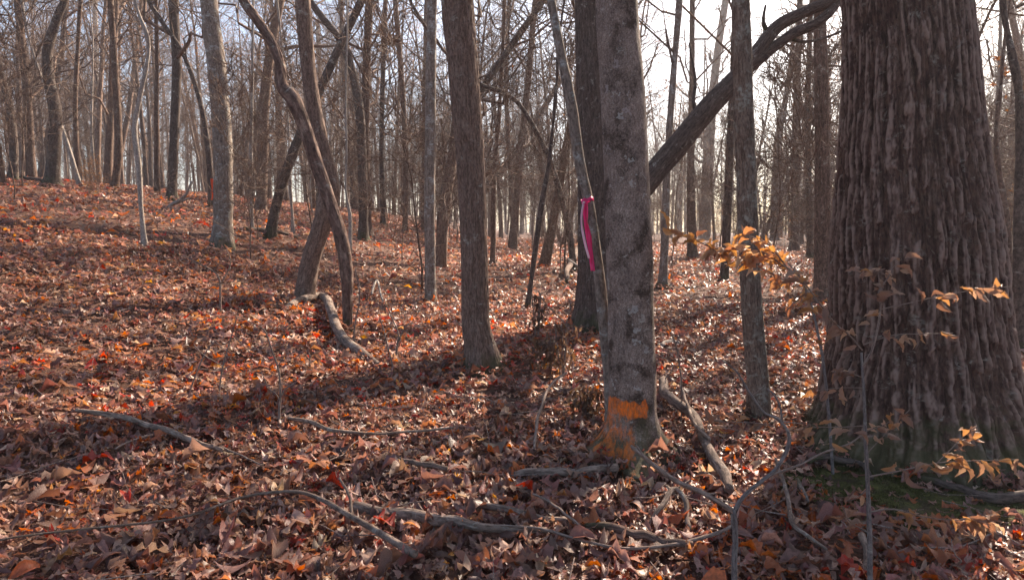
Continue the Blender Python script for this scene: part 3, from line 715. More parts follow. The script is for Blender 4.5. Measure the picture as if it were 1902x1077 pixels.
placed = [(t[0], t[1]) for t in TRUNKS]
def copy_tree(x, y, k, s, rz, lab, grp, cat='tree', tilt=None):
    tm, bm_, lm, H = protos[k]
    root = thing('forest_tree', (x, y, float(ground_z(x, y))), lab, cat, grp); root.scale = (s, s, s * random.uniform(.9, 1.1)); root.rotation_euler = tilt or (random.gauss(0, .05 if random.random() < .85 else .2), random.gauss(0, .05 if random.random() < .85 else .22), rz)
    obj('trunk', tm, root); obj('branches', bm_, root)
    if lm: o = obj('leaves', lm, root); o['kind'] = 'stuff'
SHADE_TREES = []  # trees added, mostly hidden by nearer trunks, to shade the middle floor
g = np.random.default_rng(77); cnt = 0; tries = 0
for q, (x, y) in enumerate([(2.5, 17.0), (3.4, 23.5), (8.6, 15.6), (10.4, 18.6), (12.2, 21), (.9, 19.0), (13.5, 25)]):
    SHADE_TREES.append((x, y, (1, 4, 7, 2, 10, 5, 11)[q]))
while cnt < 275 and tries < 6000:
    tries += 1
    d = math.sqrt(g.uniform(15 ** 2, 100 ** 2)); a = g.uniform(-42, 42); x, y = d * math.sin(R(a)), d * math.cos(R(a))
    if any((x - q[0]) ** 2 + (y - q[1]) ** 2 < (1.0 + d * .012) ** 2 for q in placed): continue
    if d < 26 and g.uniform() < (.8 if a > 5 else .5): continue
    if 10.5 < a < 27 and (d < 34 or (d < 110 and g.uniform() < .55)): continue
    k = int(g.integers(0, 12)); sc_ = g.uniform(.55, 1.15) if d < 40 else g.uniform(.8, 1.2); l = far_label(x, y, d, protos[k][2] is not None, k, sc_)
    copy_tree(x, y, k, sc_, g.uniform(0, 6.28), l[0], l[1]); placed.append((x, y)); cnt += 1
for x, y, k in SHADE_TREES:
    l = far_label(x, y, math.hypot(x, y), protos[k][2] is not None, k, .8); copy_tree(x, y, k, .8, x * 3, l[0], l[1]); placed.append((x, y))
# trees to the right, outside the frame, whose shadows fall across the floor
cnt = 0
while cnt < 13:
    d = math.sqrt(g.uniform(7 ** 2, 34 ** 2)); a = g.uniform(43, 82); x, y = d * math.sin(R(a)), d * math.cos(R(a))
    if any((x - q[0]) ** 2 + (y - q[1]) ** 2 < 1.6 ** 2 for q in placed): continue
    copy_tree(x, y, int(g.integers(0, 12)), g.uniform(.7, 1.1), g.uniform(0, 6.28), 'bare tree standing out of view to the right', 'trees beyond the right edge'); placed.append((x, y)); cnt += 1

# the farthest woods: one mass
acc = Acc(); g = np.random.default_rng(5)
n = 760; d = g.uniform(102, 175, n); a = g.uniform(-46, 46, n); kp = ~((a > 10.5) & (a < 27) & (g.uniform(0, 1, n) < .1)); d, a = d[kp], np.radians(a[kp]); n = len(d); x, y = d * np.sin(a), d * np.cos(a); z0 = ground_z(x, y)
H = g.uniform(14, 24, n); zz = np.linspace(0, 1, 6); lean = g.normal(0, .04, (n, 2))
P = np.stack([x[:, None] + lean[:, :1] * H[:, None] * zz, y[:, None] + lean[:, 1:] * H[:, None] * zz, z0[:, None] - .3 + H[:, None] * zz], -1)
rad = g.uniform(.10, .22, n)[:, None] * (1 - .85 * zz[None])
V, Q, bk = tubes(P, rad, 4); acc.add(V, Q, bk=bk)
b1, r1, L1 = limbs(P, rad, 16, .15, .98, lambda t, p, g: H[p] * (.07 + .25 * (1 - t)) * g.uniform(.5, 1.1, len(t)), .4, 4, (30, 75), .3, .3, g); V, Q, bk = tubes(b1, np.maximum(r1, .015), 3); acc.add(V, Q, bk=bk)
b2, r2, L2 = limbs(b1, r1, 4, .2, 1, lambda t, p, g: L1[p] * .5 * g.uniform(.5, 1.1, len(t)), .6, 2, (25, 65), .15, .3, g); V, Q, bk = tubes(b2, np.maximum(r2, .012), 3); acc.add(V, Q, bk=bk)
tag(acc.obj('distant_woods', M_far), 'far bare woods closing the view beyond the last single trees', None, None, 'stuff')

# ------------------------------------------------------------------ undergrowth saplings
sap = []
for k in range(5):
    g = np.random.default_rng(900 + k); H = g.uniform(3.0, 6.5); K = 10; z = np.linspace(0, 1, K)
    P = np.stack([H * g.normal(0, .1) * z ** 2, H * g.normal(0, .1) * z ** 2, H * z - .1], 1); P[1:, :2] += g.normal(0, .05, (K - 1, 2)).cumsum(0) * .6
    r = .022 * (1 - .85 * z) * H / 5; V, Q, T, bk = tube(P, r, 6)
    tm = mk('stem', V, Q, T, M_pale if k % 2 else M_far, None, {'bk': bk}, link=False)
    acc, b2, b3 = crown(P, r, H * 1.3, dens=.9, start=.15, seed=k * 13 + 4); V, Q, T, A = acc.out()
    bm_ = mk('branches', V, Q, T, M_far, None, A, link=False); lm = None
    if k >= 3:
        m = 420 if k == 3 else 260; ends = b3[g.integers(0, len(b3), m)]; tt = g.uniform(.3, 1, m)[:, None]; ends = ends[:, 0] * (1 - tt) + ends[:, -1] * tt
        V0, Q0 = leaf_mesh('beech', 3, .4, .5, .2, k); V0 = V0 * np.array([1, 1, 1.])
        Rm = rot_mats(g.uniform(0, 6.3, m), g.normal(0, .5, m), g.normal(0, .5, m)); VV = np.einsum('nij,vj->nvi', Rm, V0) * g.uniform(.07, .11, m)[:, None, None] + ends[:, None, :]
        QQ = (Q0[None] + (np.arange(m) * len(V0))[:, None, None]).reshape(-1, 4); cc = np.array([(.46, .21, .075), (.38, .16, .055), (.52, .28, .12)])[g.integers(0, 3, m)]
        lm = mk('leaves', VV.reshape(-1, 3), QQ, None, M_leafstuff, None, {'col': np.concatenate([np.repeat(cc, len(V0), 0), np.ones((m * len(V0), 1))], 1)}, link=False)
    sap.append((tm, bm_, lm))
g = np.random.default_rng(31)
def put_sap(x, y, k, s, lab, grp, cat='sapling'):
    root = thing('sapling', (x, y, float(ground_z(x, y))), lab, cat, grp); root.scale = (s,) * 3; root.rotation_euler = (0, 0, g.uniform(0, 6.3))
    obj('stem', sap[k][0], root); obj('branches', sap[k][1], root)
    if sap[k][2]: o = obj('leaves', sap[k][2], root); o['kind'] = 'stuff'
cnt = 0
while cnt < 135:
    d = math.sqrt(g.uniform(12 ** 2, 52 ** 2)); a = g.uniform(-40, 40)
    x, y = d * math.sin(R(a)), d * math.cos(R(a))
    if any((x - q[0]) ** 2 + (y - q[1]) ** 2 < .6 for q in placed): continue
    zn = 'on the left slope' if a < -12 else ('in the middle woods' if a < 10 else 'in the right-hand woods')
    put_sap(x, y, int(g.integers(0, 3)), g.uniform(.6, 1.9), f"{'nearer' if d < 20 else ('mid-distance' if d < 34 else 'distant')} leafless twiggy sapling {beside(x, y)}", 'leafless saplings of the woods'); cnt += 1; placed.append((x, y))
for px, py, s in [(1330, 470, .55), (1260, 450, .7), (1450, 470, .6), (1490, 440, .8), (1560, 480, .5), (1225, 455, .5), (1385, 450, .6), (1875, 470, .8), (1900, 520, .6), (1420, 440, .9), (1300, 440, 1.0), (1540, 445, .9)]:
    p = on_ground(px, py); put_sap(p[0], p[1], 3 + int(g.integers(0, 2)), s, f"{'tiny' if s < .56 else ('small' if s < .75 else 'tall')} beech sapling with orange leaves {beside(p[0], p[1])}", 'orange leaved saplings beyond the young trunk')
for px, py, s in [(185, 385, .3), (160, 365, .25), (700, 440, .3)]:
    p = on_ground(px, py); put_sap(p[0], p[1], 3, s, f'low beech seedling with orange leaves {beside(p[0], p[1])}', 'low orange leaved seedlings')

# ------------------------------------------------------------------ fallen wood
GL = 'fallen wood'
def fallen(pts, mat, label, name='fallen_branch', cat='branch', plane=False, **k): return stick(name, pts, mat, label, cat, GL, ground=not plane, **k)
fallen([(143, 777, 9), (200, 788, 12), (262, 803, 13), (330, 824, 14), (378, 840, 12), (412, 856, 10)], M_log, 'straight bare branch lying across the leaves at lower left', lift=.04, vres=.02, sides=12)
fallen([(215, 855, 4), (245, 838, 5), (285, 826, 5)], M_twig, 'short pale twig just below the long bare branch', name='twig', cat='twig', lift=.05)
fallen([(410, 850, 5), (450, 868, 4), (487, 886, 3)], M_twig, 'thin twig at the lower end of the long bare branch', name='twig', cat='twig', lift=.05)
fallen([(535, 795, 9), (580, 804, 10), (620, 818, 9), (690, 824, 6), (760, 822, 6), (845, 812, 5)], M_log, 'slender bent branch lying in the sunny leaves, centre left', lift=.05, vres=.02, sides=10)
fallen([(740, 874, 10), (780, 884, 13), (832, 893, 12)], M_log, 'short weathered stick between the bent branch and the rotten log', lift=.05)
fallen([(662, 962, 24), (720, 970, 30), (790, 984, 26), (860, 996, 22), (950, 1006, 16), (1020, 1008, 13)], M_log, 'rotten pinkish log lying at the bottom centre of the picture', name='log', cat='log', lift=.03, vres=.02, sides=20, rough=.2)
fallen([(0, 1052, 6), (60, 1040, 5), (330, 1005, 6), (450, 960, 6), (540, 948, 8), (590, 962, 10), (650, 996, 13), (700, 1026, 15), (770, 1080, 18)], M_log, 'long grey arching branch crossing the lower left corner', lift=.09, vres=.02, sides=12)
fallen([(655, 1000, 8, .05), (650, 975, 7, .09), (632, 945, 5, .12)], M_log, 'short side twig propped on the long grey branch', name='twig', cat='twig', lift=.04)
fallen([(955, 896, 17), (1010, 894, 19), (1080, 892, 20), (1142, 888, 20)], M_log, 'smooth grey log lying in front of the orange-painted tree', name='log', cat='log', lift=.03, vres=.02, sides=18, rough=.12)
fallen([(875, 950, 14), (930, 962, 16), (1000, 978, 15), (1060, 985, 13), (1120, 994, 10)], M_log, 'grey stick half buried in leaves above the reddish stick', lift=.02, sides=12)
fallen([(1090, 996, 10), (1130, 1004, 18), (1190, 1018, 20), (1260, 1032, 18), (1290, 1036, 14)], M_lean, 'reddish brown debarked stick at bottom centre right', lift=.04, vres=.02, sides=16, rough=.08)
fallen([(930, 1006, 5), (1010, 1012, 6), (1090, 1036, 7), (1160, 1050, 8), (1240, 1044, 8), (1330, 1020, 8), (1370, 1000, 6)], M_twig, 'long thin curved stick below the reddish one', lift=.06, vres=.02)
fallen([(990, 950, 5, .03), (1020, 968, 5, .04), (1050, 1000, 6, .05), (1080, 1020, 6, .04)], M_twig, 'thin pale stick crossing above the long curved stick', name='twig', cat='twig', lift=.05)
fallen([(1228, 740, 20, .08), (1250, 775, 22, .07), (1285, 800, 22, .05), (1302, 835, 20, .04), (1320, 872, 24, .03), (1345, 905, 26, .02), (1360, 935, 24, .0)], M_log, 'thick lichened grey branch lying right of the orange-painted tree', lift=.03, vres=.02, sides=18, rough=.2)
fallen([(1262, 745, 6, .1), (1275, 790, 7, .1), (1292, 830, 8, .08), (1315, 850, 8, .05)], M_log, 'thin side branch beside the thick lichened one', lift=.05)
fallen([(1205, 992, 8, .0), (1225, 975, 11, .06), (1248, 955, 12, .10), (1268, 962, 12, .08), (1278, 1000, 11, .0)], M_log, 'crooked grey stick arching out of the leaves', lift=.02, sides=12)
fallen([(1238, 930, 6, .05), (1250, 955, 8, .08)], M_log, 'short stub beside the crooked arching stick', name='twig', cat='twig', lift=.02)
fallen([(1440, 885, 7, .05), (1452, 920, 9, .04), (1462, 960, 10, .03), (1472, 1000, 11, .02), (1500, 1022, 9, .02), (1535, 1050, 6, .02)], M_log, 'crooked stick running down from the moss toward the sapling', lift=.04, vres=.02)
fallen([(1478, 908, 10), (1488, 925, 12), (1502, 945, 8)], M_grey, 'short lichened stick at the edge of the moss', lift=.03)
fallen([(690, 560, 5), (700, 545, 5, .1), (712, 575, 4)], M_pale, 'small pale stick sloping on the ground behind', name='twig', cat='twig', lift=.1)
fallen([(522, 592, 11, .04), (540, 576, 15, .06), (565, 568, 17, .08), (598, 566, 18, .10), (612, 592, 20, .14), (625, 622, 22, .11), (645, 648, 23, .06), (680, 668, 21, .03), (712, 686, 15, .0)], M_log, 'crooked fallen log lying at the foot of the peeling stem', name='log', cat='log', lift=-.03, vres=.05, sides=18, rough=.08)
fallen([(40, 328, 6), (85, 337, 6), (138, 349, 5)], M_dark, 'thin dark pole lying on the crest at far left', Y=19.0, plane=True, vres=.3)
fallen([(300, 392, 6), (330, 373, 6), (345, 363, 5), (356, 338, 4)], M_pale, 'pale broken branch propped up behind the wavy sapling', Y=16.5, plane=True, vres=.1)
fallen([(275, 380, 4), (310, 383, 4), (352, 369, 3)], M_pale, 'thin pale branch crossing the propped one', Y=16.7, plane=True, vres=.1)
fallen([(455, 432, 7), (500, 436, 9), (552, 446, 7)], M_dark, 'dark log lying at the foot of the dark slanting trunk', name='log', cat='log', lift=.05, vres=.1)
fallen([(1050, 735, 6, .15), (1018, 760, 6, .12), (1002, 800, 7, .08), (990, 848, 7, .0)], M_twig, 'brown stick leaning among the leaves left of the orange paint', lift=.03)
fallen([(1228, 650, 10), (1245, 642, 14), (1262, 646, 9)], M_pale, 'short pale wood chunk behind the orange-painted tree on its right', lift=.02)
fallen([(1500, 880, 10, .02), (1530, 873, 13, .03), (1570, 878, 14, .03), (1600, 884, 12, .02), (1618, 905, 9, .0)], M_dark, 'thin surface root at the edge of the moss by the oak', name='root', cat='root', lift=.03)
fallen([(1690, 905, 12, .02), (1740, 915, 14, .03), (1790, 935, 18, .03), (1850, 948, 24, .03), (1920, 946, 26, .03)], M_dark, 'thick surface root crossing the moss below the oak', name='root', cat='root', lift=.02, sides=14)
fallen([(1050, 525, 10, .0), (1062, 500, 14, .18), (1080, 478, 10, .4)], M_mid, 'broken mossy stub left of the dark stout trunk', lift=.02, vres=.06)
fallen([(1068, 615, 5, .0), (1078, 590, 6, .15), (1087, 568, 6, .3), (1078, 545, 4, .45), (1055, 530, 3, .5)], M_pale, 'pale crooked twig leaning on the foot of the dark stout trunk', name='twig', cat='twig', lift=.02, vres=.06)
fallen([(1600, 1020, 16, .04), (1608, 1050, 18, .02), (1612, 1085, 18, .0)], M_log, 'grey stump-like stick beside the stem of the near sapling', lift=.02)

# many unnamed small twigs in the litter
acc = Acc(); g = np.random.default_rng(8); n = 520
x, y, d = sector(n, 2.2, 13, -48, 48, g); yaw = g.uniform(0, 6.28, n); L = g.uniform(.12, .6, n); K = 5; s = np.linspace(-.5, .5, K)
X = x[:, None] + np.cos(yaw)[:, None] * L[:, None] * s + g.normal(0, .012, (n, K)); Yy = y[:, None] + np.sin(yaw)[:, None] * L[:, None] * s + g.normal(0, .012, (n, K))
tl = g.normal(0, .12, n)[:, None] * s * L[:, None]
Pz = ground_z(X, Yy) + .045 + np.abs(tl) + g.uniform(0, .03, n)[:, None]; rr = g.uniform(.0012, .0042, n)[:, None] * np.ones(K)
V, Q, bk = tubes(np.stack([X, Yy, Pz], -1), rr, 5); acc.add(V, Q, bk=bk)
tag(acc.obj('twig_litter', M_twig), 'scattered small twigs in the leaf litter', None, None, 'stuff')

# ------------------------------------------------------------------ leaf litter
g = np.random.default_rng(21)
hi = [leaf_mesh(k, n_, c, dr, f, i, tw) for i, (k, n_, c, dr, f, tw) in enumerate([('oak', 12, .8, .5, .2, .6), ('oak', 12, -.5, .3, .3, .9), ('oak', 12, 1.6, .2, .1, .5), ('maple', 10, .9, .6, .1, .5), ('broad', 6, 2.0, .4, .2, 1.0), ('beech', 6, 1.6, .7, .4, .5), ('broad', 6, 1.2, 1.0, .5, .6), ('oak', 12, 2.4, .8, .3, 1.2)])]
lo = [leaf_mesh(k, n_, c, dr, f, 40 + i, tw) for i, (k, n_, c, dr, f, tw) in enumerate([('oak', 6, .8, .5, .2, .6), ('oak', 6, 1.3, .3, .3, .8), ('maple', 5, .7, .6, .2, .4), ('broad', 4, 1.5, .5, .3, .9), ('beech', 3, 1.0, .8, .4, .5)])]
vlo = [leaf_mesh('broad', 2, 1.2, .7, .3, 80 + i, .6) for i in range(4)]
acc = Acc()
leaf_field(acc, 17000, 1.9, 5.6, None, g, hi)
leaf_field(acc, 42000, 5.6, 12.5, None, g, lo, szm=1.12, lift=.06)
leaf_field(acc, 78000, 12.5, 46, None, g, vlo, szm=1.7, lift=.09)
# ground behind and beside the viewer, thinly
leaf_field(acc, 5000, 1.0, 9, None, g, vlo, a0=50, a1=110, szm=1.3); leaf_field(acc, 3000, 1.0, 8, None, g, vlo, a0=-110, a1=-50, szm=1.3)
lit = acc.obj('leaf_litter', M_leafstuff, smooth=True); tag(lit, 'deep litter of fallen oak and maple leaves over the whole floor', None, None, 'stuff')
# the 300 leaves that show largest lie as single leaves
him = [mk('leaf', v, q, None, M_leaf, None, None, link=False) for v, q in hi]
x, y, z, yaw, tx, ty, size, col = place_params(2600, 1.9, 4.6, g, a0=-36, a1=36, lift=.03, szm=1.22, steepf=.01)
order = np.argsort(-(size / np.hypot(x, y)))
cntl = 0
for i in order:
    if cntl >= 300: break
    dirv = np.array([x[i], y[i], z[i]]) - CAM; c_, s_ = math.cos(PITCH), math.sin(PITCH)
    f_ = dirv[1] * c_ - dirv[2] * s_; upv = dirv[1] * s_ + dirv[2] * c_
    if abs(dirv[0] / f_ * FPX) > 940 or not (-530 < upv / f_ * FPX < 530): continue
    o = bpy.data.objects.new('leaf', him[int(g.integers(0, len(him)))]); C.objects.link(o); o.parent = ground
    o.location = (x[i], y[i], z[i] + .036); Rm = rot_mats(yaw[i:i + 1], tx[i:i + 1] * .8, ty[i:i + 1])[0]
    o.rotation_euler = Matrix(Rm.tolist()).to_euler(); s_ = float(size[i]); o.scale = (s_,) * 3; o.color = (*[float(c) for c in col[i]], 1); cntl += 1

# moss carpets by the oak
for (cx, cyy, rx, ry), lab in zip(MOSS, ['green moss carpet at the left foot of the huge oak', 'green moss carpet right below the huge oak, crossed by a thick root']):
    u = np.linspace(-1, 1, 70); U, W = np.meshgrid(u, u); rho = np.sqrt(U ** 2 + W ** 2)
    X = cx + U * rx * 1.35; Yy = cyy + W * ry * 1.35
    edge = rho + .35 * (fbm(X * 6, Yy * 6, 1.1, 3) - .5) * 1.6
    Z = ground_z(X, Yy) + .032 * (1 - ss(edge, .55, 1.0)) - .02 * ss(edge, .9, 1.05) + .010 * (fbm(X * 30, Yy * 30, 2, 3) - .5)
    q = 70; ii, jj = np.meshgrid(np.arange(q - 1), np.arange(q - 1), indexing='ij'); b0 = (ii * q + jj).ravel(); acc = Acc()
    acc.add(np.stack([X, Yy, Z], -1).reshape(-1, 3), np.stack([b0, b0 + 1, b0 + q + 1, b0 + q], 1))
    m = 9000; aa = g.uniform(0, 6.283, m); ra = np.sqrt(g.uniform(0, 1, m)) * 1.1; px_, py_ = cx + np.cos(aa) * ra * rx, cyy + np.sin(aa) * ra * ry
    ok = vnoise(px_ * 12, py_ * 12, 3) > .33; px_, py_ = px_[ok], py_[ok]; m = len(px_); pz = ground_z(px_, py_) + .012; p = np.stack([px_, py_, pz], 1)
    dx = g.normal(0, .006, (m, 3)); hgt = g.uniform(.018, .038, m); sd2 = g.normal(0, .003, (m, 3)); sd2[:, 2] = 0
    tip = p + dx; tip[:, 2] = pz + hgt
    acc.add(np.stack([p - sd2, p + sd2, tip], 1).reshape(-1, 3), None, np.arange(m * 3).reshape(-1, 3))
    o = acc.obj('moss', M_moss); tag(o, lab, None, None, 'stuff')

# ------------------------------------------------------------------ saplings in front
beech = [mk('leaf', *leaf_mesh('beech', 8, c, dr, f, 60 + i, tw), None, M_beech, None, None, link=False) for i, (c, dr, f, tw) in enumerate([(1.2, .5, .5, .5), (.6, 1.1, .7, -.6), (1.6, .3, .3, .9), (.9, .9, .9, .2)])]
BC = [(.34, .20, .135), (.26, .14, .095), (.42, .275, .19), (.25, .15, .11), (.38, .21, .11)]
def hang_leaf(root, loc, p, size, g, droop=.9, tint=1.0, axis=None):
    o = bpy.data.objects.new('leaf', beech[int(g.integers(0, 4))]); C.objects.link(o); o.parent = root
    yaw = g.uniform(0, 6.283); pit = -droop + g.normal(0, .6)
    d = np.array([math.cos(yaw) * math.cos(pit), math.sin(yaw) * math.cos(pit), math.sin(pit)])
    if axis is not None: d = d * .55 + axis * .9; d /= np.linalg.norm(d)
    q = Vector(d).to_track_quat('Y', 'Z') @ Matrix.Rotation(g.normal(0, 1.3), 3, 'Y').to_quaternion()
    o.rotation_mode = 'QUATERNION'; o.rotation_quaternion = q
    o.location = Vector(p - loc + d * size * .5); o.scale = (size,) * 3
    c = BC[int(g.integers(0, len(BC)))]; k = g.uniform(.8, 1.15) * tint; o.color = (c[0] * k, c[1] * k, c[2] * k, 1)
def shoot(root, loc, pts, Y, mat, name, leaves=0, lsize=.07, g=None, tmin=.3, sides=8, droop=.9, vres=.03):
    P = np.array([at(a, b, Y + (q[0] if q else 0)) for a, b, c, *q in pts]); r = np.array([c * .5 / FPX * Y for a, b, c, *q in pts])
    n = max(8, int(np.linalg.norm(np.diff(P, axis=0), axis=1).sum() / vres)); PR = spline(np.column_stack([P, r]), n)
    V, Q, T, bk = tube(PR[:, :3], np.maximum(PR[:, 3], .0007), sides, lambda TH, RR, LL: RR * .25 * (vnoise(np.cos(TH), np.sin(TH), LL * 40) - .5))
    mk(name, V - loc, Q, T, mat, root, {'bk': bk})
    for k in range(leaves):
        t = tmin + (1 - tmin) * (k + g.uniform(0, 1)) / leaves; i = min(n - 1, int(t * (n - 1)))
        ax = PR[min(i + 1, n - 1), :3] - PR[max(i - 1, 0), :3]; ax /= np.linalg.norm(ax) + 1e-9
        hang_leaf(root, loc, PR[i, :3] + g.normal(0, .012, 3), lsize * g.uniform(.6, 1.25), g, droop, axis=ax * .5)
    return PR
g = np.random.default_rng(3)
YS = 2.75
def foot(px, Y, py=1100):
    p = at(px, py, Y); p[2] = float(ground_z(p[0], p[1])); return p
b = foot(1615, YS); fy = lambda px, Y: 538.5 + 0  # noqa
zb = float(ground_z(b[0], b[1])); pyb = 430 + (1.5 - zb) / YS * FPX
root = thing('beech_sapling', b, 'near beech sapling with drooping tan leaves in front of the huge oak', 'sapling'); loc = b
def sh(pts, n=0, ls=.07, tm=.3, nm='twig', m=M_twig, dr=.9): shoot(root, loc, [(q[0], q[1], q[2] * .72, *q[3:]) for q in pts], YS, m, nm, int(n * 1.5), ls * 1.08, g, tm, droop=dr)
M_beechstem = bark_mat('beech_twig', (.11, .09, .085), (.17, .145, .135), (.27, .24, .22), 80, .2, 0, amp=.001, var=False)
sh([(1616, pyb + 25, 15), (1616, 1050, 14), (1613, 930, 12), (1608, 820, 10), (1605, 740, 8), (1602, 690, 7), (1600, 655, 6)], 0, nm='stem', m=M_beechstem)
sh([(1601, 680, 6), (1618, 655, 6), (1632, 600, 6), (1636, 560, 5), (1630, 545, 5), (1650, 515, 4), (1655, 500, 3)], 8, .062, .5)
sh([(1634, 575, 3), (1700, 560, 2.5), (1770, 545, 2.5), (1830, 536, 2), (1880, 532, 1.5)], 10, .06, .3)
sh([(1648, 512, 3), (1620, 500, 2), (1590, 500, 2)], 6, .06, .2)
sh([(1650, 505, 2), (1668, 488, 2), (1675, 480, 1.5)], 3, .06, .3)
sh([(1602, 650, 4), (1575, 620, 4), (1550, 600, 4), (1520, 560, 3.5), (1490, 520, 3), (1465, 490, 3)], 12, .07, .1)
sh([(1540, 585, 3, .0), (1500, 540, 3, .1), (1475, 500, 3, .15)], 7, .065, .2)
sh([(1600, 700, 3), (1570, 690, 2.5), (1545, 690, 2)], 6, .06, .3)
sh([(1604, 640, 3), (1660, 622, 2.5), (1720, 620, 2), (1770, 618, 1.5)], 8, .055, .25)
sh([(1606, 720, 3), (1560, 720, 2), (1520, 725, 2)], 5, .055, .3)
sh([(1608, 790, 3), (1560, 793, 2.5), (1520, 793, 2), (1460, 800, 1.5)], 7, .06, .2)
sh([(1610, 800, 3), (1640, 790, 2), (1655, 780, 2)], 4, .06, .3)
sh([(1612, 840, 3), (1650, 800, 2), (1680, 770, 2), (1690, 760, 1.5)], 6, .055, .3)
sh([(1614, 885, 5), (1650, 878, 4), (1700, 868, 3.5), (1750, 858, 3), (1820, 855, 2.5), (1890, 853, 2)], 15, .07, .15)
sh([(1740, 860, 3), (1770, 830, 2.5), (1790, 810, 2.5), (1815, 790, 2)], 8, .065, .2)
sh([(1614, 905, 3), (1590, 925, 2), (1570, 930, 2)], 3, .055, .4)
sh([(1617, 950, 5), (1660, 945, 4), (1720, 960, 3), (1780, 965, 2.5), (1850, 955, 2)], 15, .07, .25)
sh([(1780, 965, 2.5), (1810, 960, 2.5), (1840, 975, 2)], 6, .065, .2)
sh([(1620, 990, 3), (1580, 970, 2.5), (1565, 940, 2)], 4, .06, .3)

BC0 = list(BC); BC[:] = [(.58, .33, .18), (.48, .25, .14), (.64, .42, .26), (.52, .28, .13), (.42, .20, .12)]
# the sunlit beech spray reaching in from the same height
bs = foot(1545, 4.2); root = thing('beech_spray', bs, 'sunlit orange beech spray arching left in front of the mottled young trunk', 'sapling'); loc = bs; YQ = 4.2
zb = float(ground_z(bs[0], bs[1])); pyq = 430 + (1.5 - zb) / YQ * FPX
def sq(pts, n=0, ls=.07, tm=.2, nm='twig', m=M_twig, dr=.35): shoot(root, loc, pts, YQ, m, nm, int(n * 1.4), ls * 1.22, g, tm, droop=dr)
sq([(1545, pyq + 15, 7), (1548, 900, 6), (1540, 780, 6), (1530, 680, 5.5), (1515, 600, 5), (1500, 545, 4.5), (1480, 505, 4)], 4, .08, .6, 'stem', M_beechstem, .8)
sq([(1485, 512, 4), (1450, 490, 3.5), (1420, 470, 3), (1380, 462, 3), (1330, 462, 2.5), (1280, 440, 2), (1233, 421, 1.5)], 26, .085, .08)
sq([(1460, 495, 3), (1440, 468, 3), (1420, 450, 2.5), (1390, 438, 2), (1372, 432, 2)], 14, .08, .1)
sq([(1420, 472, 3), (1380, 478, 2.5), (1340, 472, 2), (1310, 452, 2)], 16, .085, .1)
sq([(1488, 515, 3), (1460, 520, 2.5), (1420, 500, 2), (1390, 492, 2)], 12, .085, .1)
sq([(1500, 540, 3), (1478, 560, 2.5), (1462, 575, 2)], 4, .08, .3, dr=1.2)

BC[:] = BC0
# forked grey stem in the foreground
YF = 2.35; bf = foot(1366, YF); root = thing('forked_sapling', bf, 'bare grey forked sapling near the viewer with one snapped arm pointing left', 'sapling'); loc = bf
zb = float(ground_z(bf[0], bf[1])); pyf = 430 + (1.5 - zb) / YF * FPX
def sf(pts, n=0, ls=.065, tm=.3, nm='arm', m=M_twig, dr=.9): shoot(root, loc, [(q[0], q[1], q[2] * .8, *q[3:]) for q in pts], YF, m, nm, n, ls, g, tm, droop=dr, vres=.02, sides=12)
sf([(1366, pyf + 30, 15), (1364, 1060, 14), (1366, 1000, 14), (1362, 945, 15)], nm='stem', m=M_beechstem)
sf([(1362, 950, 13), (1340, 935, 13), (1300, 912, 12), (1262, 896, 12), (1225, 872, 11), (1198, 850, 10), (1172, 828, 7)], m=M_twig)
sf([(1212, 862, 7), (1195, 845, 6), (1182, 826, 4)], nm='stub')
sf([(1300, 914, 7), (1318, 917, 5), (1330, 916, 3)], nm='stub')
sf([(1364, 950, 12), (1378, 925, 10), (1408, 898, 9), (1440, 872, 9), (1462, 835, 9), (1465, 805, 8), (1445, 778, 7), (1418, 765, 6), (1392, 728, 5), (1368, 690, 4), (1340, 668, 3)], m=M_beechstem)
sf([(1430, 882, 6), (1480, 865, 5), (1530, 840, 4.5), (1575, 825, 4), (1600, 808, 3.5)], 3, .055, .6)
sf([(1452, 782, 5), (1450, 760, 5), (1440, 735, 5), (1425, 722, 4)], nm='twig', m=M_beechstem)
sf([(1448, 782, 4), (1475, 785, 3), (1490, 786, 2)], nm='twig')
sf([(1440, 792, 2), (1400, 785, 2), (1350, 783, 1.8), (1310, 780, 1.5)], 10, .062, .15, nm='twig', dr=.4)
sf([(1395, 735, 2.5), (1415, 722, 2), (1425, 712, 1.5)], nm='twig')

# small seedlings rising from the litter
GS = 'thin bare seedlings in the leaf litter'
def seedling(foot_px, shoots, label, mat=M_twig, nleaf=0, group=GS, ls=.08, dr=1.2):
    p = on_ground(*foot_px); root = thing('seedling', p, label, 'seedling', group)
    for k, s in enumerate(shoots):
        s = [list(q) for q in s]
        if k == 0: s[0][1] += 12
        shoot(root, p, s, p[1], mat, 'stem' if k == 0 else 'twig', nleaf if k else 0, ls, g, .5, droop=dr, sides=6)
    return root
seedling((520, 795), [[(520, 795, 5), (519, 760, 5), (521, 735, 4), (518, 690, 3.5), (505, 650, 3), (490, 612, 2.5), (460, 596, 2)], [(521, 738, 3), (530, 722, 2.5), (545, 712, 2)], [(520, 745, 3), (512, 730, 2), (500, 722, 2), (485, 690, 1.5)], [(516, 680, 2), (530, 660, 2), (552, 652, 1.5)]], 'pale Y-shaped seedling left of centre in the sunny leaves')
seedling((410, 585), [[(410, 585, 4), (409, 550, 4), (408, 520, 3.5), (398, 505, 3), (375, 492, 2.5), (340, 475, 2)], [(398, 503, 2), (402, 495, 2), (410, 488, 1.5)], [(408, 530, 2.5), (425, 500, 2.5), (428, 480, 2), (420, 462, 2), (435, 470, 1.5)]], 'spindly seedling below the stout grey tree with two orange leaves', nleaf=2)
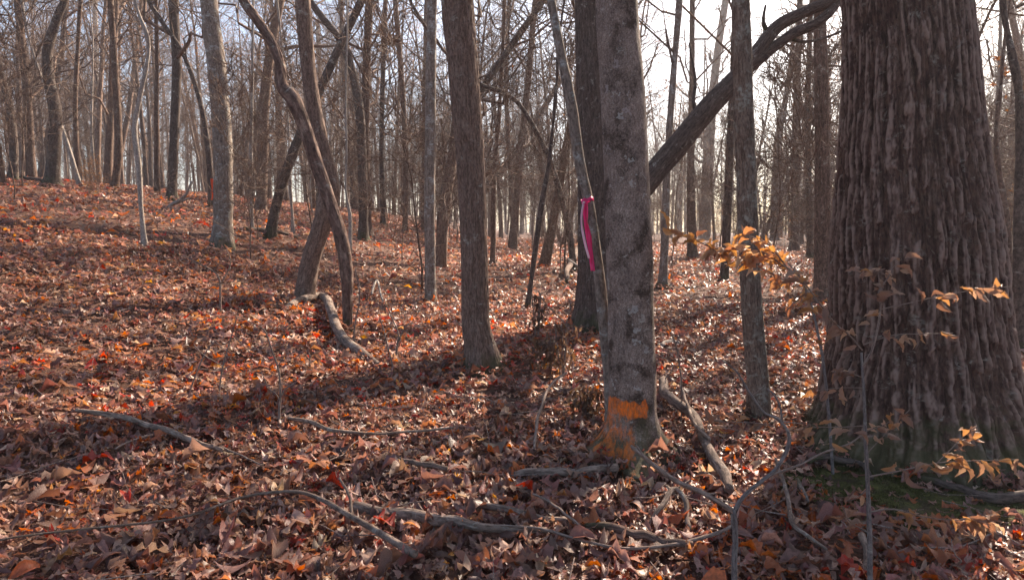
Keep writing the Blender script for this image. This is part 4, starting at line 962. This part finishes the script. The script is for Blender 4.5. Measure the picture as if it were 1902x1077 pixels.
seedling((405, 740), [[(405, 740, 3), (412, 690, 3), (425, 640, 2.5), (440, 590, 2)], [(415, 680, 2), (380, 660, 2), (360, 640, 1.5)], [(430, 620, 2), (450, 640, 1.5), (470, 660, 1.5)]], 'thin greenish seedling in the shadow band at left')
seedling((345, 735), [[(345, 735, 3), (370, 680, 3), (385, 650, 2.5), (400, 632, 2)], [(370, 685, 2), (410, 686, 1.8), (450, 668, 1.5)]], 'thin slanting seedling beside the greenish one')
seedling((733, 672), [[(733, 672, 4), (738, 640, 4), (740, 620, 3), (728, 590, 2.5), (715, 560, 2)], [(738, 640, 3), (748, 615, 2.5), (760, 600, 2)]], 'small forked seedling with a red leaf, right of the crooked log', nleaf=1)
seedling((735, 690), [[(735, 690, 3), (722, 650, 2.5), (712, 610, 2.5), (705, 590, 2)]], 'thin wand slanting left, right of the crooked log')
seedling((1265, 790), [[(1265, 790, 3), (1266, 720, 3), (1262, 680, 3), (1255, 640, 3), (1240, 610, 2.5), (1220, 590, 2)], [(1262, 675, 2), (1240, 655, 1.8), (1215, 640, 1.5)], [(1255, 638, 2), (1262, 625, 1.8), (1260, 615, 1.5)]], 'sunlit pale crooked seedling right of the orange-painted tree')
seedling((1235, 745), [[(1235, 745, 3), (1225, 720, 2.5), (1250, 680, 2), (1215, 655, 2)], [(1228, 720, 2), (1280, 730, 1.5)]], 'tangle of pale wands against the right side of the orange-painted tree')
seedling((655, 640), [[(655, 640, 3), (660, 600, 2.5), (668, 550, 2.5), (660, 500, 2)]], 'thin straight wand beside the peeling stem')
seedling((575, 690), [[(575, 690, 3), (576, 670, 2.5), (574, 655, 2)], [(575, 668, 2), (578, 660, 2), (585, 655, 1.5)], [(575, 668, 2), (568, 660, 2), (562, 655, 1.5)]], 'short seedling with hanging orange leaves below the crooked log', nleaf=3, ls=.09)
seedling((1070, 640), [[(1075, 640, 3), (1055, 610, 2.5), (1030, 580, 2.5), (1010, 560, 2), (1000, 540, 2)], [(1050, 605, 2), (1060, 570, 1.8), (1052, 545, 1.5)]], 'pale thin wands arching left of the dark stout trunk')

# drooping clumps of dead brown leaves
def dead_clump(px, py, top, n, label, wd=.17, ls=.085):
    p = on_ground(px, py); root = thing('dead_shrub', p, label, 'shrub', 'dead brown leaf clumps')
    for k in range(4):
        a = random.uniform(-18, 18); shoot(root, p, [(px + a * .2, py + 8, 3), (px + a * .6, (py + top) / 2, 2.5), (px + a, top, 2)], p[1], M_twig, 'twig', 0, g=g, sides=5)
    hgt = (py - top) / FPX * p[1]
    for k in range(n * 2):
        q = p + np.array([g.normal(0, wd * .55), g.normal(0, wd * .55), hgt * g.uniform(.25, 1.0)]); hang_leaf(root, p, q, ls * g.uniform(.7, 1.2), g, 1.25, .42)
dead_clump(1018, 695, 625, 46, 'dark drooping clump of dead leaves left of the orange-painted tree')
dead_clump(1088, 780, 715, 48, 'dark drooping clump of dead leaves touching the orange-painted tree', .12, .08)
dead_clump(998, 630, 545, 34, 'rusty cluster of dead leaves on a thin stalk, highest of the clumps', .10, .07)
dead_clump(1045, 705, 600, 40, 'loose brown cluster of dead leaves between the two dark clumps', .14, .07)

# ------------------------------------------------------------------ tapes
def strip(name, pts, wid, mat, root, loc, tw=.8, seed=0):
    P = spline(np.array(pts), 26); n = len(P); t = np.linspace(0, 1, n); a = tw * np.sin(t * 5 + seed) + seed
    side = np.stack([np.cos(a), .9 * np.sin(a), 0 * a], 1) * wid * .5
    P[:, 1] += .006 * np.sin(t * 17 + seed)
    V = np.concatenate([P - side, P + side]) - loc; Q = [(i, i + 1, n + i + 1, n + i) for i in range(n - 1)]
    o = mk(name, V, Q, None, mat, root); m_ = o.modifiers.new('thickness', 'SOLIDIFY'); m_.thickness = .0006; return o
Yr = 4.68; c = at(1091, 372, Yr); rr_ = .041
root = thing('survey_ribbon', c, 'hot pink ribbon tied round the slim grey leaning stem, tails hanging down', 'ribbon')
th = np.linspace(0, 2 * np.pi, 33)[:-1]; V = []
for k, h in enumerate((-.014, .014)):
    for a in th: V.append((rr_ * math.cos(a) + h * -.25, rr_ * math.sin(a), h + .012 * math.cos(a) + .004 * math.sin(5 * a)))
V = np.array(V); Q = [(i, (i + 1) % 32, 32 + (i + 1) % 32, 32 + i) for i in range(32)]
o = mk('band', V, Q, None, M_pink, root); m_ = o.modifiers.new('thickness', 'SOLIDIFY'); m_.thickness = .001
f_ = lambda px, py, dy=0: at(px, py, Yr - .05 + dy)
strip('tail', [f_(1087, 372), f_(1086, 400, -.01), f_(1092, 440), f_(1098, 475, -.01), f_(1101, 503)], .030, M_pink, root, c, .5, .2)
strip('tail', [f_(1090, 374), f_(1091, 405), f_(1096, 445, -.015), f_(1099, 490)], .024, M_pink, root, c, 1.0, 1.2)
strip('tail', [f_(1085, 374, -.02), f_(1080, 405, -.03), f_(1084, 440, -.03), f_(1094, 480, -.02)], .017, M_pinkpale, root, c, .6, .1)
strip('knot', [f_(1086, 366), f_(1083, 373, -.01), f_(1087, 380, -.012), f_(1092, 374, -.01)], .022, M_pink, root, c, 1.2, .6)
YT = on_ground(392, 450)[1]; c2 = at(394, 335, YT)
root = thing('flagging_tape', c2, 'small faded orange tape hanging on a thin stem left of the stout grey tree', 'ribbon')
strip('tail', [at(393, 332, YT), at(395, 350, YT - .02), at(393, 372, YT)], .05, M_orangetape, root, c2, .5, .2)
strip('tail', [at(394, 332, YT), at(398, 348, YT), at(397, 362, YT - .02)], .035, M_orangetape, root, c2, .8, .9)

# ------------------------------------------------------------------ haze
if HAZE > 0:
    X0, X1, Y0, Y1, Z0, Z1 = -240, 240, -70, 270, -12, 34
    V = [(x, y, z) for z in (Z0, Z1) for y in (Y0, Y1) for x in (X0, X1)]
    Q = [(0, 2, 3, 1), (4, 5, 7, 6), (0, 1, 5, 4), (2, 6, 7, 3), (0, 4, 6, 2), (1, 3, 7, 5)]
    m = bpy.data.materials.new('haze'); m.use_nodes = True; t = m.node_tree; t.nodes.clear()
    pv = t.nodes.new('ShaderNodeVolumePrincipled'); pv.inputs['Color'].default_value = (.86, .88, .95, 1); pv.inputs['Density'].default_value = HAZE; pv.inputs['Anisotropy'].default_value = .3
    oo = t.nodes.new('ShaderNodeOutputMaterial'); t.links.new(pv.outputs[0], oo.inputs['Volume'])
    o = mk('haze', V, Q, None, m, None, smooth=False); tag(o, 'thin pale autumn haze filling the woods', None, None, 'stuff')
